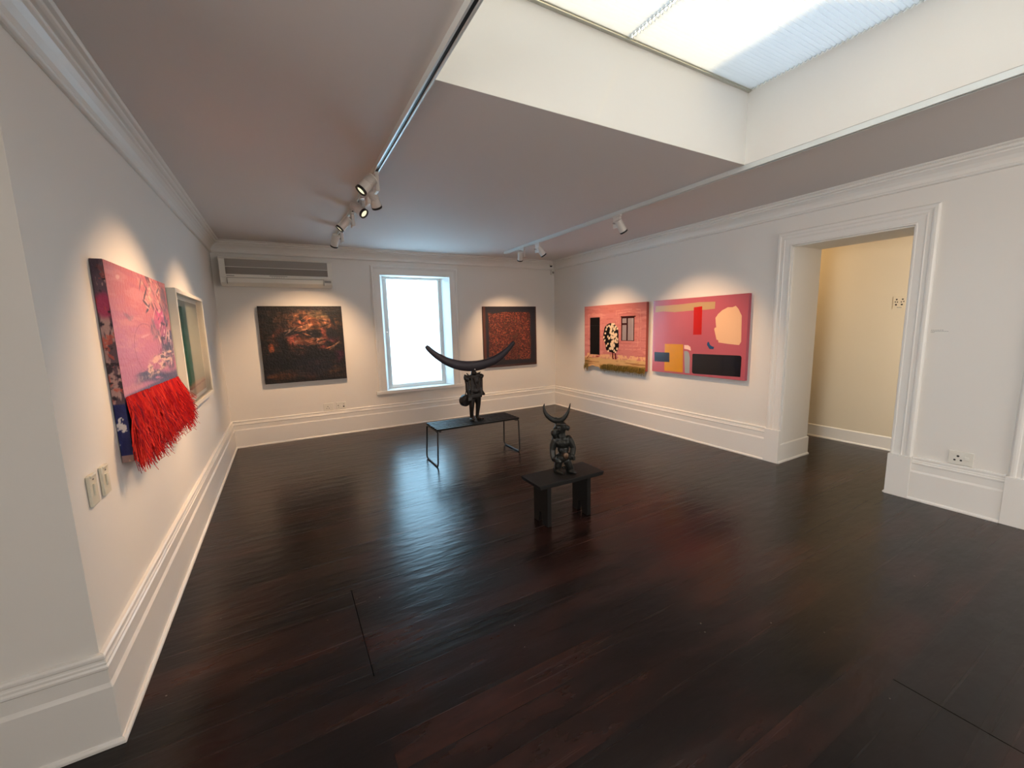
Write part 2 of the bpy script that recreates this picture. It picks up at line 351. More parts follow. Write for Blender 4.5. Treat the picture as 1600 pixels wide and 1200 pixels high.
def casing(name, plane, a0, a1, z0, z1, w, prof, to3, mt=M_TRIM):
    """three-sided casing round an opening (a0..a1, z0..z1); prof = [(across 0 inner..w outer, height)]"""
    b = MB(); k = len(prof)
    def ring(pts3): return pts3
    V = []
    for (cx_, cz_, sx, sz) in ((a0, z0, -1, 0), (a0, z1, -1, 1), (a1, z1, 1, 1), (a1, z0, 1, 0)):
        for t, h in prof: V.append(to3(cx_ + sx * t, cz_ + sz * t, h))
    Fc = []
    for j in range(3):
        for a in range(k): Fc.append((j*k+a, j*k+(a+1) % k, (j+1)*k+(a+1) % k, (j+1)*k+a))
    Fc += [tuple(range(k))[::-1], tuple(range(3*k, 4*k))]
    b.add(V, Fc); return struct(b.build(name, mt, bevel=.0012, seg=1))
CAS = [(0, 0), (0, .022), (.012, .022), (.015, .018), (.060, .019), (.063, .023), (.070, .023), (.073, .020), (.095, .021), (.099, .026), (.110, .028), (.124, .027), (.131, .020), (.136, .012), (.136, 0)]
d1 = casing('door_1', 0, DY0, DY1, 0, DZ, .136, CAS, lambda a, z, h: (XR - h, a, z))
MB().box(XR - .040, XR, 1.936, 2.086, 0, .352).build('plinth_block', M_TRIM, d1, bevel=.002)
MB().box(XR - .040, XR, .912, 1.062, 0, .352).build('plinth_block', M_TRIM, d1, bevel=.002)
# threshold side of plinth and inner stop bead of the doorway
MB().box(XR + .002, XR + .03, DY0, DY0 + .012, .206, DZ).box(XR + .002, XR + .03, DY1 - .012, DY1, .206, DZ).box(XR + .002, XR + .03, DY0, DY1, DZ - .012, DZ).build('stop_bead', M_TRIM, d1, bevel=.002)
d2 = casing('door_2', 0, D2Y0, D2Y1, 0, DZ, .136, CAS, lambda a, z, h: (XR - h, a, z))
MB().box(XR - .040, XR, D2Y1 - .014, .411, 0, .352).build('plinth_block', M_TRIM, d2, bevel=.002)
b = MB(); b.box(XR + .10, XR + .14, D2Y0 + .002, D2Y1 - .002, .005, DZ - .002)
b.box(XR + .09, XR + .10, D2Y0 + .1, D2Y1 - .1, .25, .95).box(XR + .09, XR + .10, D2Y0 + .1, D2Y1 - .1, 1.1, 2.05); b.build('door_leaf', M_TRIM, d2, bevel=.004)

# window casing, splayed reveal, frame, glazing bars, frosted pane
WCAS = [(0, 0), (0, .014), (.008, .020), (.085, .020), (.092, .024), (.098, .020), (.104, .028), (.122, .030), (.130, .020), (.137, .016), (.137, 0)]
w1 = sempty('window_1', (2.515, YB, WZ0))
def wpart(bld, name, mt, bev=.002): o = bld.build(name, mt, bevel=bev); o.parent = w1; o.matrix_parent_inverse = Matrix.Translation((-2.515, -YB, -WZ0)); return o
cs = casing('window_casing', 0, WX0, WX1, WZ0 - .0, WZ1, .137, [(a, h) for a, h in WCAS], lambda a, z, h: (a, YB - h, z))
del cs['kind']; cs.parent = w1; cs.matrix_parent_inverse = Matrix.Translation((-2.515, -YB, -WZ0))
wpart(MB().box(WX0 - .165, WX1 + .165, YB - .034, YB, .520, WZ0 - .001), 'window_sill', M_TRIM, .004)
IX0, IX1 = 2.052, 2.982
b = MB()
b.prism([(WX0, YB), (IX0, WB), (IX0, YB + .4), (WX0, YB + .4)], lambda u, v, w: (u, v, w), WZ0, WZ1)
b.prism([(WX1, YB), (IX1, WB), (IX1, YB + .4), (WX1, YB + .4)], lambda u, v, w: (u, v, w), WZ0, WZ1)
wpart(b, 'splayed_reveal', M_TRIM, 0)
b = MB(); GX0, GX1, GZ0, GZ1 = 2.112, 2.926, .655, 2.252
b.box(IX0, GX0, WB, WB + .05, WZ0, WZ1).box(GX1, IX1, WB, WB + .05, WZ0, WZ1).box(GX0, GX1, WB, WB + .05, WZ0, GZ0 - .03).box(GX0, GX1, WB, WB + .05, GZ1, WZ1)
wpart(b, 'window_frame', M_TRIM)
for zz in (1.45,): wpart(MB().box(GX0 - .02, GX1 + .02, WB + .085, WB + .125, zz - .022, zz + .022), 'meeting_rail', M_TRIM)
b = MB()
for xx in (2.38, 2.655): b.box(xx - .011, xx + .011, WB + .085, WB + .115, GZ0, GZ1)
for zz in (1.05, 1.87): b.box(GX0, GX1, WB + .087, WB + .113, zz - .011, zz + .011)
wpart(b, 'glazing_bars', M_TRIM)
wpart(MB().add([(GX0 - .01, WB + .03, GZ0 - .04), (GX1 + .01, WB + .03, GZ0 - .04), (GX1 + .01, WB + .03, GZ1 + .01), (GX0 - .01, WB + .03, GZ1 + .01)], [(0, 1, 2, 3)]), 'frosted_pane', M_FILM, 0)
wpart(MB().box(GX0 - .06, GX1 + .06, WB + .08, WB + .2, GZ0 - .10, GZ0 - .0), 'outer_sill', M_TRIM)
for zz in (WZ1 - .045, 1.45):
    for xx in (2.075, 2.955):
        wpart(MB().tube([(xx, WB + .001, zz), (xx, WB - .003, zz)], .006, 10), 'screw', M_STEEL, 0)

# ------------------------------------------------------------------ skylight: frame and pleated blinds
zb = 3.130
w2 = sempty('window_2', ((x0 + x1) / 2, y1, zb))
def w2part(bld, name, mt, bev=.0): o = bld.build(name, mt, bevel=bev); o.parent = w2; o.matrix_parent_inverse = Matrix.Translation((-(x0 + x1) / 2, -y1, -zb)); return o
M_RAIL = mat('pale_blind_rail', (0.5, 0.5, 0.44), 0.4, metal=.3, bump=.01)
w2part(MB().box(x0, x1, y1 - .020, y1 - .002, zb - .012, zb + .004).box(x0, x1, y1 - .034, y1 - .023, zb - .008, zb + .006), 'head_rail', M_RAIL, .001)
w2part(MB().box(2.558, 2.580, y0, y1, zb + .010, zb + .03).box(x0, x0 + .02, y0, y1, zb + .010, zb + .03).box(x1 - .02, x1, y0, y1, zb + .010, zb + .03), 'glazing_bar', M_RAIL)
w2part(MB().add([(x0, y0, zt + .2), (x1, y0, zt + .2), (x1, y1, zt + .2), (x0, y1, zt + .2)], [(0, 1, 2, 3)]), 'skylight_glass', M_GLASS)
def blind(xa, xb, label):
    root = thing('pleated_blind', label, 'blind', ((xa + xb) / 2, y1 - .03, zb), group='pleated skylight blinds')
    pitch = .0265; n = int((y1 - .034 - y0) / pitch); V = []; Fc = []
    for i in range(2 * n + 1):
        yy = -pitch / 2 * i - .004; zz = (.0055 if i % 2 else -.0055)
        ex = .004 if i % 2 else -.004
        V += [(-(xb - xa) / 2 + ex, yy, zz), ((xb - xa) / 2 - ex, yy, zz)]
        if i: Fc.append((2*i-2, 2*i-1, 2*i+1, 2*i))
    me = bpy.data.meshes.new('pleated_cloth'); me.from_pydata(V, [], Fc); me.materials.append(M_BLIND)
    o = bpy.data.objects.new('pleated_cloth', me); COL.objects.link(o); o.parent = root
    # beaded edge cords
    b = MB()
    for sx in (-1, 1):
        pts = [(sx * ((xb - xa) / 2 + (.004 if i % 2 else -.004)), -pitch / 2 * i - .004, (.004 if i % 2 else -.010)) for i in range(2 * n + 1)]
        b.tube(pts, .0034, 5)
    b.build('edge_cord', M_CORD, root)
    return root
blind(x0 + .008, 2.5605, 'white pleated skylight blind left of the dividing cord')
blind(2.5775, x1 - .008, 'white pleated skylight blind in the corner right of the dividing cord')

# ------------------------------------------------------------------ ceiling tracks and spot lamps
def track(xc, ya, yb_, label):
    root = thing('lighting_track', label, 'lighting track', (xc, yb_, H), group='ceiling lighting tracks')
    w, h = .019, .036; L_ = yb_ - ya
    b = MB(); b.box(-w, -.009, -L_, 0, -h, -.0005).box(.009, w, -L_, 0, -h, -.0005).box(-.009, .009, -L_, 0, -.012, -.0005)
    b.build('rail', M_ALU, root, bevel=.001, seg=1)
    MB().box(-.009, .009, -L_ + .002, -.002, -.028, -.012).build('slot', M_BLACK, root)
    MB().box(-w - .001, w + .001, 0, .006, -h - .001, -.0005).build('end_cap', M_WHITE, root, bevel=.001)
    return root
T1X, T2X = 1.338, 3.771
track(T1X, -2.4, 5.35, 'long ceiling lighting track on the left, carrying five lamps')
track(T2X, -2.4, 5.42, 'long ceiling lighting track on the right along the skylight edge, three lamps')

SPOT_E = 30
def make_lamp():
    root = thing('track_spotlight', 'x', 'spotlight', group='white track spotlights')
    MB().box(-.014, .014, -.055, .055, -.018, 0).build('adapter', M_LAMP, root, bevel=.003)
    b = MB(); b.box(-.014, .014, -.05, .05, -.128, -.018); b.build('gear_box', M_LAMP, root, bevel=.008, seg=3)
    b = MB(); b.tube([(0, 0, -.07), (.02, 0, -.085), (.055, 0, -.085)], .008, 12); b.build('swivel_arm', M_STEEL, root, smooth=True, angle=40)
    # head points along local -Z from its pivot
    b = MB(); b.tube([(0, 0, .062), (0, 0, .058), (0, 0, -.055), (0, 0, -.068)], [.030, .035, .039, .040], 28)
    for k in range(7):
        zz = .05 - k * .0085; b.tube([(0, 0, zz), (0, 0, zz - .003)], .0405, 28)
    hd = b.build('head', M_LAMP, root, smooth=True, angle=35)
    r = MB(); n = 28; V = []; Fc = []
    for rad, zz in ((.041, -.062), (.0415, -.078), (.031, -.078), (.027, -.066)):
        for k in range(n): a = 2*math.pi*k/n; V.append((rad*math.cos(a), rad*math.sin(a), zz))
    for j in range(4):
        for k in range(n): Fc.append((j*n+k, j*n+(k+1) % n, ((j+1) % 4)*n+(k+1) % n, ((j+1) % 4)*n+k))
    r.add(V, Fc); r.build('front_ring', M_BLACK, hd, smooth=True, angle=40)
    MB().tube([(0, 0, -.0685), (0, 0, -.0705)], .028, 24).build('lens', M_LENS, hd)
    ld = bpy.data.lights.new('spot_beam', 'SPOT'); ld.energy = SPOT_E; ld.color = (1.0, .62, .34); ld.spot_size = math.radians(62); ld.spot_blend = .85; ld.shadow_soft_size = .014
    lo = bpy.data.objects.new('spot_beam', ld); COL.objects.link(lo); lo.parent = hd; lo.location = (0, 0, -.085)
    return root
proto = make_lamp()
LAMPS = [
 # track x, head position, target, size deg, energy, label
 (T1X, (1.262, 2.74, 2.49), (XL, 2.62, 1.05), 70, 75, 'nearest lit white spotlight on the left track, aimed left at the pink fringed painting'),
 (T1X, (1.378, 3.14, 2.515), (2.45, 4.6, .5), 46, 30, 'white spotlight on the left track turned away, directly beside the nearest lit one'),
 (T1X, (1.295, 3.38, 2.49), (3.0, 1.7, .5), 44, 25, 'lit white spotlight facing the camera, third from the near end of the left track'),
 (T1X, (1.262, 3.93, 2.49), (XL, 3.98, 1.05), 70, 65, 'lit white spotlight second from the far end of the left track'),
 (T1X, (1.262, 4.72, 2.485), (.92, YB, 0.80), 78, 65, 'farthest white spotlight on the left track, above the dark portrait'),
 (T2X, (3.715, 4.86, 2.485), (4.15, YB, 0.80), 74, 55, 'farthest white spotlight on the right track, above the orange maze canvas'),
 (T2X, (3.800, 4.46, 2.49), (XR, 4.40, 0.85), 76, 52, 'white spotlight second from the far end of the right track'),
 (T2X, (3.790, 2.95, 2.49), (XR, 2.95, 0.85), 76, 52, 'lone white spotlight on the right track near the skylight corner'),
]
for i, (tx, hp, tg, deg, en, lab) in enumerate(LAMPS):
    r = proto if i == 0 else copy_tree(proto)
    ay = hp[1] + (.10 if i == 0 else .03)
    r.location = (tx, ay, H - .036); r['label'] = lab
    side = 1 if hp[0] > tx else -1
    for ch in r.children:
        if ch.name.startswith('head'):
            ch.location = (hp[0] - tx, hp[1] - ay, hp[2] - (H - .036))
            ch.rotation_euler = (Vector(tg) - Vector(hp)).to_track_quat('-Z', 'Y').to_euler()
            for g in ch.children:
                if g.type == 'LIGHT':
                    if i: g.data = g.data.copy()
                    g.data.spot_size = math.radians(deg); g.data.energy = en
        if ch.name.startswith('swivel_arm') and side < 0: ch.rotation_euler = (0, 0, math.pi)

# ------------------------------------------------------------------ painting helpers
def vnoise(U, V, sx, sy, seed):
    rng = np.random.RandomState(seed); T = rng.rand(64, 64)
    x = U * sx + seed * 1.37; y = V * sy + seed * .71; xi = np.floor(x).astype(int); yi = np.floor(y).astype(int); fx = x - xi; fy = y - yi
    fx = fx * fx * (3 - 2 * fx); fy = fy * fy * (3 - 2 * fy)
    g = lambda a, b_: T[(xi + a) % 64, (yi + b_) % 64]
    return (g(0,0)*(1-fx)+g(1,0)*fx)*(1-fy) + (g(0,1)*(1-fx)+g(1,1)*fx)*fy
def fbm(U, V, sx, sy, seed, oct_=4):
    r = 0; a = .5; t = 0
    for k in range(oct_): r = r + a * vnoise(U, V, sx * 2**k, sy * 2**k, seed + k * 11); t += a; a *= .55
    return r / t
def lerp(A, c, w): return A * (1 - w[..., None]) + np.array(c) / 255. * w[..., None]
def sst(x, a, b_): t = np.clip((x - a) / (b_ - a), 0, 1); return t * t * (3 - 2 * t)
def blob(U, V, cu, cv, ru, rv, ang=0, soft=.35, wob=0.0, seed=3):
    c, s_ = math.cos(math.radians(ang)), math.sin(math.radians(ang)); du = U - cu; dv = V - cv
    d = np.sqrt(((du * c + dv * s_) / ru) ** 2 + ((-du * s_ + dv * c) / rv) ** 2)
    if wob: d = d + (fbm(U, V, 14, 14, seed) - .5) * 2 * wob
    return 1 - sst(d, 1 - soft, 1 + soft)
def inpoly(U, V, poly):
    r = np.zeros(U.shape, bool); n = len(poly)
    for i in range(n):
        x1_, y1_ = poly[i]; x2_, y2_ = poly[(i + 1) % n]
        if y1_ == y2_: continue
        c = ((y1_ > V) != (y2_ > V)) & (U < (x2_ - x1_) * (V - y1_) / (y2_ - y1_) + x1_); r ^= c
    return r.astype(float)
def paint_face(name, w, h, nu, nv, fn, place, mt, parent, relief=None, gain=1.0):
    """a grid sheet w x h metres coloured point by point by fn(U, V) -> sRGB; place(u, v, t) -> xyz"""
    u = np.linspace(0, w, nu); v = np.linspace(0, h, nv); U, V = np.meshgrid(u, v, indexing='ij')
    C = np.clip(fn(U, V) * gain, 0, 1); Cl = np.where(C <= .04045, C / 12.92, ((C + .055) / 1.055) ** 2.4)
    t = relief(U, V) if relief is not None else np.zeros_like(U)
    P = np.array(place(U, V, t)); P = np.moveaxis(np.array([np.broadcast_to(q, U.shape) for q in P]), 0, -1).reshape(-1, 3)
    idx = np.arange(nu * nv).reshape(nu, nv)
    Fq = np.stack([idx[:-1, :-1], idx[1:, :-1], idx[1:, 1:], idx[:-1, 1:]], -1).reshape(-1, 4)
    me = bpy.data.meshes.new(name); me.from_pydata(P.tolist(), [], Fq.tolist()); me.materials.append(mt)
    at = me.color_attributes.new('Paint', 'FLOAT_COLOR', 'POINT')
    at.data.foreach_set('color', np.concatenate([Cl.reshape(-1, 3), np.ones((nu * nv, 1))], 1).astype(np.float32).ravel())
    me.polygons.foreach_set('use_smooth', [True] * len(me.polygons)); me.update()
    o = bpy.data.objects.new(name, me); COL.objects.link(o); o.parent = parent; return o

# --- dark portrait head, back wall
def p_head(U, V):
    A = np.zeros(U.shape + (3,)); A[:] = np.array((22, 18, 19)) / 255
    st = fbm(U, V, 7, 60, 5); st2 = fbm(U + V * .5, V, 22, 22, 9); st3 = fbm(U, V, 9, 34, 21)
    A = lerp(A, (52, 36, 26), sst(st, .45, .7) * .75)
    head = blob(U, V, .56, .62, .37, .40, -10, .12, .10, 4)
    A = lerp(A, (66, 38, 30), head * sst(st2, .35, .6) * .8)
    for cu, cv, ru, rv, an, col, k in [
        (.62, .84, .30, .10, -8, (112, 68, 42), .9), (.55, .79, .13, .06, 8, (136, 72, 48), .9), (.72, .90, .13, .06, -12, (112, 92, 64), .8),
        (.80, .80, .09, .06, -35, (150, 98, 68), .8), (.52, .73, .10, .035, 22, (196, 132, 96), 1), (.43, .78, .08, .03, 25, (156, 92, 64), .8),
        (.39, .58, .10, .085, -15, (132, 66, 54), .95), (.60, .55, .15, .045, -12, (116, 70, 52), .9), (.47, .50, .10, .04, -25, (132, 80, 64), .7),
        (.45, .385, .07, .045, -25, (142, 78, 54), .9), (.19, .635, .045, .04, 0, (146, 82, 56), .9), (.21, .60, .09, .10, 10, (84, 40, 30), .6),
        (.76, .62, .045, .12, 12, (138, 66, 52), .8), (.70, .56, .035, .05, -10, (168, 116, 92), .8), (.74, .45, .09, .04, 20, (104, 44, 40), .8),
        (.11, .48, .035, .06, 0, (140, 70, 40), .9), (.93, .34, .07, .09, -10, (84, 20, 50), .9), (.88, .57, .07, .05, 0, (92, 34, 50), .6),
        (.30, .86, .16, .05, 12, (88, 54, 34), .6), (.22, .10, .18, .05, 3, (84, 48, 26), .6), (.62, .09, .14, .04, -5, (70, 46, 34), .5), (.86, .14, .09, .05, 12, (96, 62, 38), .6), (.55, .08, .06, .1, 0, (66, 34, 24), .5)]:
        w = blob(U, V, cu, cv, ru, rv, an, .25, .5, int(cu * 100)); A = lerp(A, col, w * k * (.62 + .5 * sst(st3, .35, .62)))
    for cu, cv, ru, rv, an in [(.64, .645, .10, .05, -5), (.86, .63, .08, .07, 0), (.50, .655, .12, .015, -12), (.80, .51, .035, .04, 0), (.33, .66, .13, .035, 12), (.25, .50, .06, .14, 15), (.58, .45, .19, .03, -18), (.67, .36, .3, .07, -5), (.88, .83, .02, .12, 25), (.50, .845, .02, .04, 30), (.30, .30, .3, .09, 0), (.42, .70, .1, .015, 20)]:
        w = blob(U, V, cu, cv, ru, rv, an, .4, .4, int(cv * 100)); A = lerp(A, (16, 14, 20), w * .9)
    fl = sst(fbm(U, V, 24, 60, 77), .70, .78) * head; A = lerp(A, (150, 128, 108), fl * .35)
    for k in range(40):
        q_ = np.random.RandomState(300 + k); A = lerp(A, [(24, 16, 18), (176, 112, 76), (60, 30, 30), (120, 96, 84), (30, 26, 36)][k % 5], blob(U, V, .25 + .65 * q_.rand(), .42 + .5 * q_.rand(), .02 + .06 * q_.rand(), .005 + .008 * q_.rand(), q_.uniform(-40, 40), .3, .5, k) * .7)
    A = A * (.80 + .34 * sst(fbm(U + .35 * V, V, 16, 46, 88), .36, .62))[..., None]
    A = A * (.8 + .4 * sst(fbm(U, V + .3 * U, 40, 14, 71), .4, .6))[..., None]
    A = lerp(A, (24, 26, 44), blob(U, V, .62, .2, .25, .12, 0, .5, .4, 8) * .5)
    return A
# --- maze canvas, back wall
def p_maze(U, V):
    A = np.zeros(U.shape + (3,)); A[:] = np.array((36, 36, 44)) / 255
    n = fbm(U, V, 34, 34, 3, 2); m_ = 1 - sst(np.abs(n - .5), .030, .075); n2 = fbm(U, V, 48, 40, 31, 2); m2 = 1 - sst(np.abs(n2 - .5), .02, .06)
    tone = fbm(U, V, 3, 3, 14)
    ed = (fbm(U, V, 6, 6, 40) - .5) * .05
    ins = sst(U + ed, .085, .105) * sst(.935 - U + ed, 0, .02) * sst(V + ed - .10 - .04 * (U < .4), 0, .02) * sst(.940 - V + ed, 0, .02)
    B = np.zeros_like(A); B[:] = np.array((60, 32, 32)) / 255
    B = lerp(B, (142, 76, 56), np.clip(m_ * .95, 0, 1)); B = lerp(B, (126, 52, 42), m2 * .5)
    B = lerp(B, (60, 34, 30), sst(tone, .55, .8) * .45)
    B = lerp(B, (70, 62, 50), sst(n2, .68, .74) * .5)
    A = A * (1 - ins[..., None]) + B * ins[..., None]
    A = lerp(A, (96, 52, 40), ((U < .045) * sst(fbm(U, V, 40, 4, 6), .2, .5)) * .7); A = lerp(A, (74, 42, 36), (V < .035) * .6 + 0 * U)
    return A
# --- pink house textile, right wall
FIG = [(.62, .715), (.69, .705), (.755, .66), (.785, .60), (.79, .50), (.80, .37), (.775, .31), (.755, .272), (.70, .262), (.64, .27), (.56, .285), (.518, .31), (.50, .40), (.46, .46), (.455, .54), (.483, .65), (.53, .69), (.58, .71)]
def p_house(U, V):
    A = np.zeros(U.shape + (3,)); wv = (fbm(U, V, 5, 5, 8) - .5) * .03
    A[:] = np.array((196, 122, 118)) / 255
    A = lerp(A, (212, 146, 136), sst(fbm(U, V, 4, 26, 12), .5, .75) * .6)
    A = lerp(A, (170, 92, 90), sst(fbm(U, V, 6, 50, 17), .58, .7) * .45)
    A = lerp(A, (182, 104, 96), (V > .86 + wv) * .35)
    # stitched outlines
    for k, (a, c_, d, e) in enumerate([(.10, .42, .20, .86), (.78, 1.17, .38, .86), (.74, 1.22, .33, .90)]):
        dd = np.minimum(np.minimum(np.abs(U - a + wv), np.abs(U - c_ + wv)) + 9 * ((V < d) | (V > e)), np.minimum(np.abs(V - e + wv), np.abs(V - d + wv)) + 9 * ((U < a) | (U > c_)))
        A = lerp(A, (224, 164, 146), (dd < .006) * .4 * sst(fbm(U, V, 25, 25, 33), .4, .5))
    A = lerp(A, (224, 178, 132), (V < .235 + wv) * sst(fbm(U, V, 22, 22, 6), .42, .55) * .85)
    gr = 1 - sst(V + wv, .155, .195)
    A = lerp(A, (206, 166, 116), gr); A = lerp(A, (150, 104, 70), gr * sst(fbm(U, V, 4, 45, 2), .5, .62) * .8)
    A = lerp(A, (126, 108, 54), (1 - sst(V + wv * 2, .06, .10)) * (sst(U, .4, .5)) * .85); A = lerp(A, (120, 96, 56), (1 - sst(U, .06, .16)) * (V < .12) * .7)
    door = ((U > .137) & (U < .372) & (V > .22 + wv * .3) & (V < .812)).astype(float); A = lerp(A, (24, 22, 24), door); A = lerp(A, (40, 38, 40), door * ((V > .68) & (V < .69)) * .8)
    A = lerp(A, (130, 44, 40), ((np.abs(V - .20 - (U - .12) * .8) < .008) & (U > .06) & (U < .12)) * 1.0 + ((np.abs(V - .195) < .01) & (U > .28) & (U < .35)) * .8)
    win = ((U > .842) & (U < 1.105) & (V > .452) & (V < .803)).astype(float); A = lerp(A, (56, 22, 26), win)
    A = lerp(A, (50, 20, 22), ((U > .83) & (U < 1.125) & (V > .795) & (V < .812)) * 1.0)
    for a, c_, d, e in [(.862, .948, .462, .685), (.862, .948, .712, .780), (.978, 1.085, .462, .780)]:
        g = ((U > a) & (U < c_) & (V > d) & (V < e)).astype(float); A = lerp(A, (120, 104, 108), g); A = lerp(A, (196, 184, 184), g * sst(np.sin(U * 520 + 3 * vnoise(U, V, 3, 2, 4)), .1, .6))
    legs = (((np.abs(U - .668 - (V < .19) * .01) < .016) | (np.abs(U - .722 + (V - .27) * .12) < .016)) & (V > .170) & (V < .28)).astype(float); A = lerp(A, (96, 34, 32), legs)
    f = inpoly(U, V, FIG); A = lerp(A, (22, 18, 20), f)
    rs = np.random.RandomState(5)
    wb = np.zeros(U.shape)
    for k in range(46):
        t = k / 45.; cu = .665 + rs.randn() * .035 - .03 * (t < .4); cv = .70 - t * .37 + rs.randn() * .012
        wb = np.maximum(wb, blob(U, V, cu, cv, .018 + rs.rand() * .012, .014 + rs.rand() * .01, rs.rand() * 90, .3))
    for cu, cv in [(.52, .62), (.54, .66), (.50, .56), (.49, .45), (.56, .51), (.73, .66), (.76, .63), (.72, .52), (.745, .49), (.77, .47), (.70, .37), (.76, .33), (.70, .30), (.60, .33), (.56, .40), (.57, .29), (.53, .37), (.66, .41), (.645, .37), (.73, .28), (.47, .50)]:
        wb = np.maximum(wb, blob(U, V, cu, cv, .021, .016, rs.rand() * 90, .3))
    A = lerp(A, (240, 212, 178), wb * .95)
    return A
# --- pink abstract with red fringe, left wall
def p_pink(U, V):
    A = np.zeros(U.shape + (3,)); st = fbm(U, V, 5, 30, 3); st2 = fbm(U + .4 * V, V, 16, 26, 7)
    A[:] = np.array((184, 112, 140)) / 255
    A = lerp(A, (190, 106, 110), sst(V + .15 * U + (st - .5) * .25, .55, .80))
    A = lerp(A, (206, 142, 144), sst(st, .52, .72) * .5); A = lerp(A, (172, 90, 110), sst(fbm(U, V, 4, 40, 17), .56, .7) * .4)
    cream = blob(U, V, .72, .83, .24, .09, -12, .5, .3, 5); A = lerp(A, (236, 190, 160), cream * sst(st2, .42, .58) * .85)
    tw = blob(U, V, .82, .80, .22, .11, -10, .35, .4, 12); A = lerp(A, (70, 50, 62), tw * sst(fbm(U + V, V - .5 * U, 42, 10, 19), .52, .60) * .9)
    for cu, cv, ru, rv, an, c, k in [(.93, .56, .14, .17, 10, (86, 72, 96), .95), (.70, .60, .13, .05, 5, (110, 90, 106), .8), (.86, .62, .08, .1, 0, (196, 70, 130), .8), (.76, .67, .07, .06, 0, (214, 62, 138), .9), (.97, .80, .06, .1, 0, (120, 88, 100), .8), (.92, .45, .12, .07, 20, (70, 62, 88), .8),
                                      (.20, .665, .05, .012, -12, (70, 66, 84), .9), (.27, .655, .04, .010, 10, (120, 110, 120), .8)]:
        w = blob(U, V, cu, cv, ru, rv, an, .35, .6, int(cu * 90)); A = lerp(A, c, w * k * (.35 + .8 * sst(st2, .42, .56)))
    A = lerp(A, (238, 196, 188), blob(U, V, .90, .52, .12, .16, 0, .4, .6, 44) * sst(fbm(U, V, 30, 30, 23), .56, .64) * .9)
    A = lerp(A, (226, 190, 186), blob(U, V, .16, .84, .025, .010, 10, .4, .5, 2) * .6 + blob(U, V, .46, .565, .07, .006, 6, .4, .5, 3) * .7)
    for k in range(34):
        rs_ = np.random.RandomState(100 + k); cu, cv = .50 + .55 * rs_.rand(), .40 + .46 * rs_.rand()
        if cu < .62 and cv < .62: cu += .3
        A = lerp(A, [(62, 50, 74), (96, 70, 90), (214, 172, 160), (148, 60, 100), (44, 36, 52)][k % 5], blob(U, V, cu, cv, .02 + .05 * rs_.rand(), .004 + .008 * rs_.rand(), rs_.uniform(-70, 70), .3, .5, k) * .85)
    # faint oval outline
    dd = np.abs(np.sqrt(((U - .47) / .22) ** 2 + ((V - .50) / .13) ** 2) - 1); A = lerp(A, (150, 82, 104), (1 - sst(dd, .01, .035)) * .6)
    A = lerp(A, (196, 108, 134), blob(U, V, .50, .49, .20, .11, 0, .2) * .35)
    # dark band sweeping up to the right, cream strokes above it
    bandc = .315 + .03 * np.sin(U * 5) + (U > .4) * 0
    bw = sst(U, .12, .35) * (1 - sst(np.abs(V - bandc - .015), .012, .035 + .02 * U)); A = lerp(A, (74, 66, 96), bw * sst(st, .25, .4))
    A = lerp(A, (88, 76, 104), (1 - sst(V - .025 * U, .285, .305)))
    cs_ = blob(U, V, .68, .41, .36, .045, 8, .3, .5, 31); A = lerp(A, (226, 184, 164), cs_ * sst(fbm(U, V, 9, 44, 29), .46, .56) * .9); A = lerp(A, (66, 58, 80), cs_ * sst(fbm(U, V, 9, 44, 35), .56, .64) * .8)
    # below the fringe line: blue cloth with pale and orange patches
    lo = 1 - sst(V - .01 * np.sin(U * 6), .265, .275); A = lerp(A, (26, 34, 92), lo); A = lerp(A, (216, 206, 204), lo * sst(fbm(U, V, 26, 18, 50), .60, .64)); A = lerp(A, (180, 110, 60), lo * blob(U, V, .06, .03, .08, .05, 0, .4) * .8)
    return A
def p_side(U, V):   # wrapped side of the same canvas
    A = np.zeros(U.shape + (3,)); A[:] = np.array((92, 72, 86)) / 255
    n = fbm(U, V, 60, 16, 4); n2 = fbm(U + V * .3, V, 40, 34, 15)
    A = lerp(A, (186, 150, 146), sst(n, .5, .58) * .9); A = lerp(A, (170, 50, 92), blob(U, V, .025, .70, .03, .05, 0, .4, .4, 6) * .9)
    A = lerp(A, (198, 84, 70), sst(n2, .62, .68) * .7); A = lerp(A, (40, 30, 44), sst(fbm(U, V, 30, 40, 61), .58, .66) * .9); A = lerp(A, (60, 46, 62), sst(V, .80, .86) * .6)
    lo = 1 - sst(V, .262, .270); A = lerp(A, (24, 34, 96), lo); A = lerp(A, (214, 208, 208), lo * sst(fbm(U, V, 34, 26, 52), .60, .64)); A = lerp(A, (190, 150, 130), (V < .03) * .8)
    return A
def p_teal(U, V):
    A = np.zeros(U.shape + (3,)); A[:] = np.array((150, 152, 130)) / 255
    n = fbm(U, V, 8, 40, 3)
    A = lerp(A, (120, 130, 124), sst(V, .3, .75) * .7)
    A = lerp(A, (20, 92, 70), (U < .50) * (.9 + .2 * (n - .5))); A = lerp(A, (18, 54, 62), (U < .50) * sst(V, .3, .72) * .8); A = lerp(A, (48, 122, 88), (U < .50) * (1 - sst(V, .1, .4)) * .5 * n)
    A = lerp(A, (186, 138, 104), (1 - sst(V + .03 * (n - .5), .09, .12)) * .85); A = lerp(A, (150, 84, 56), ((np.abs(V - .06 - U * .02) < .008)) * .9)
    A = lerp(A, (58, 66, 74), sst(V, .73, .755) * .8)
    return A

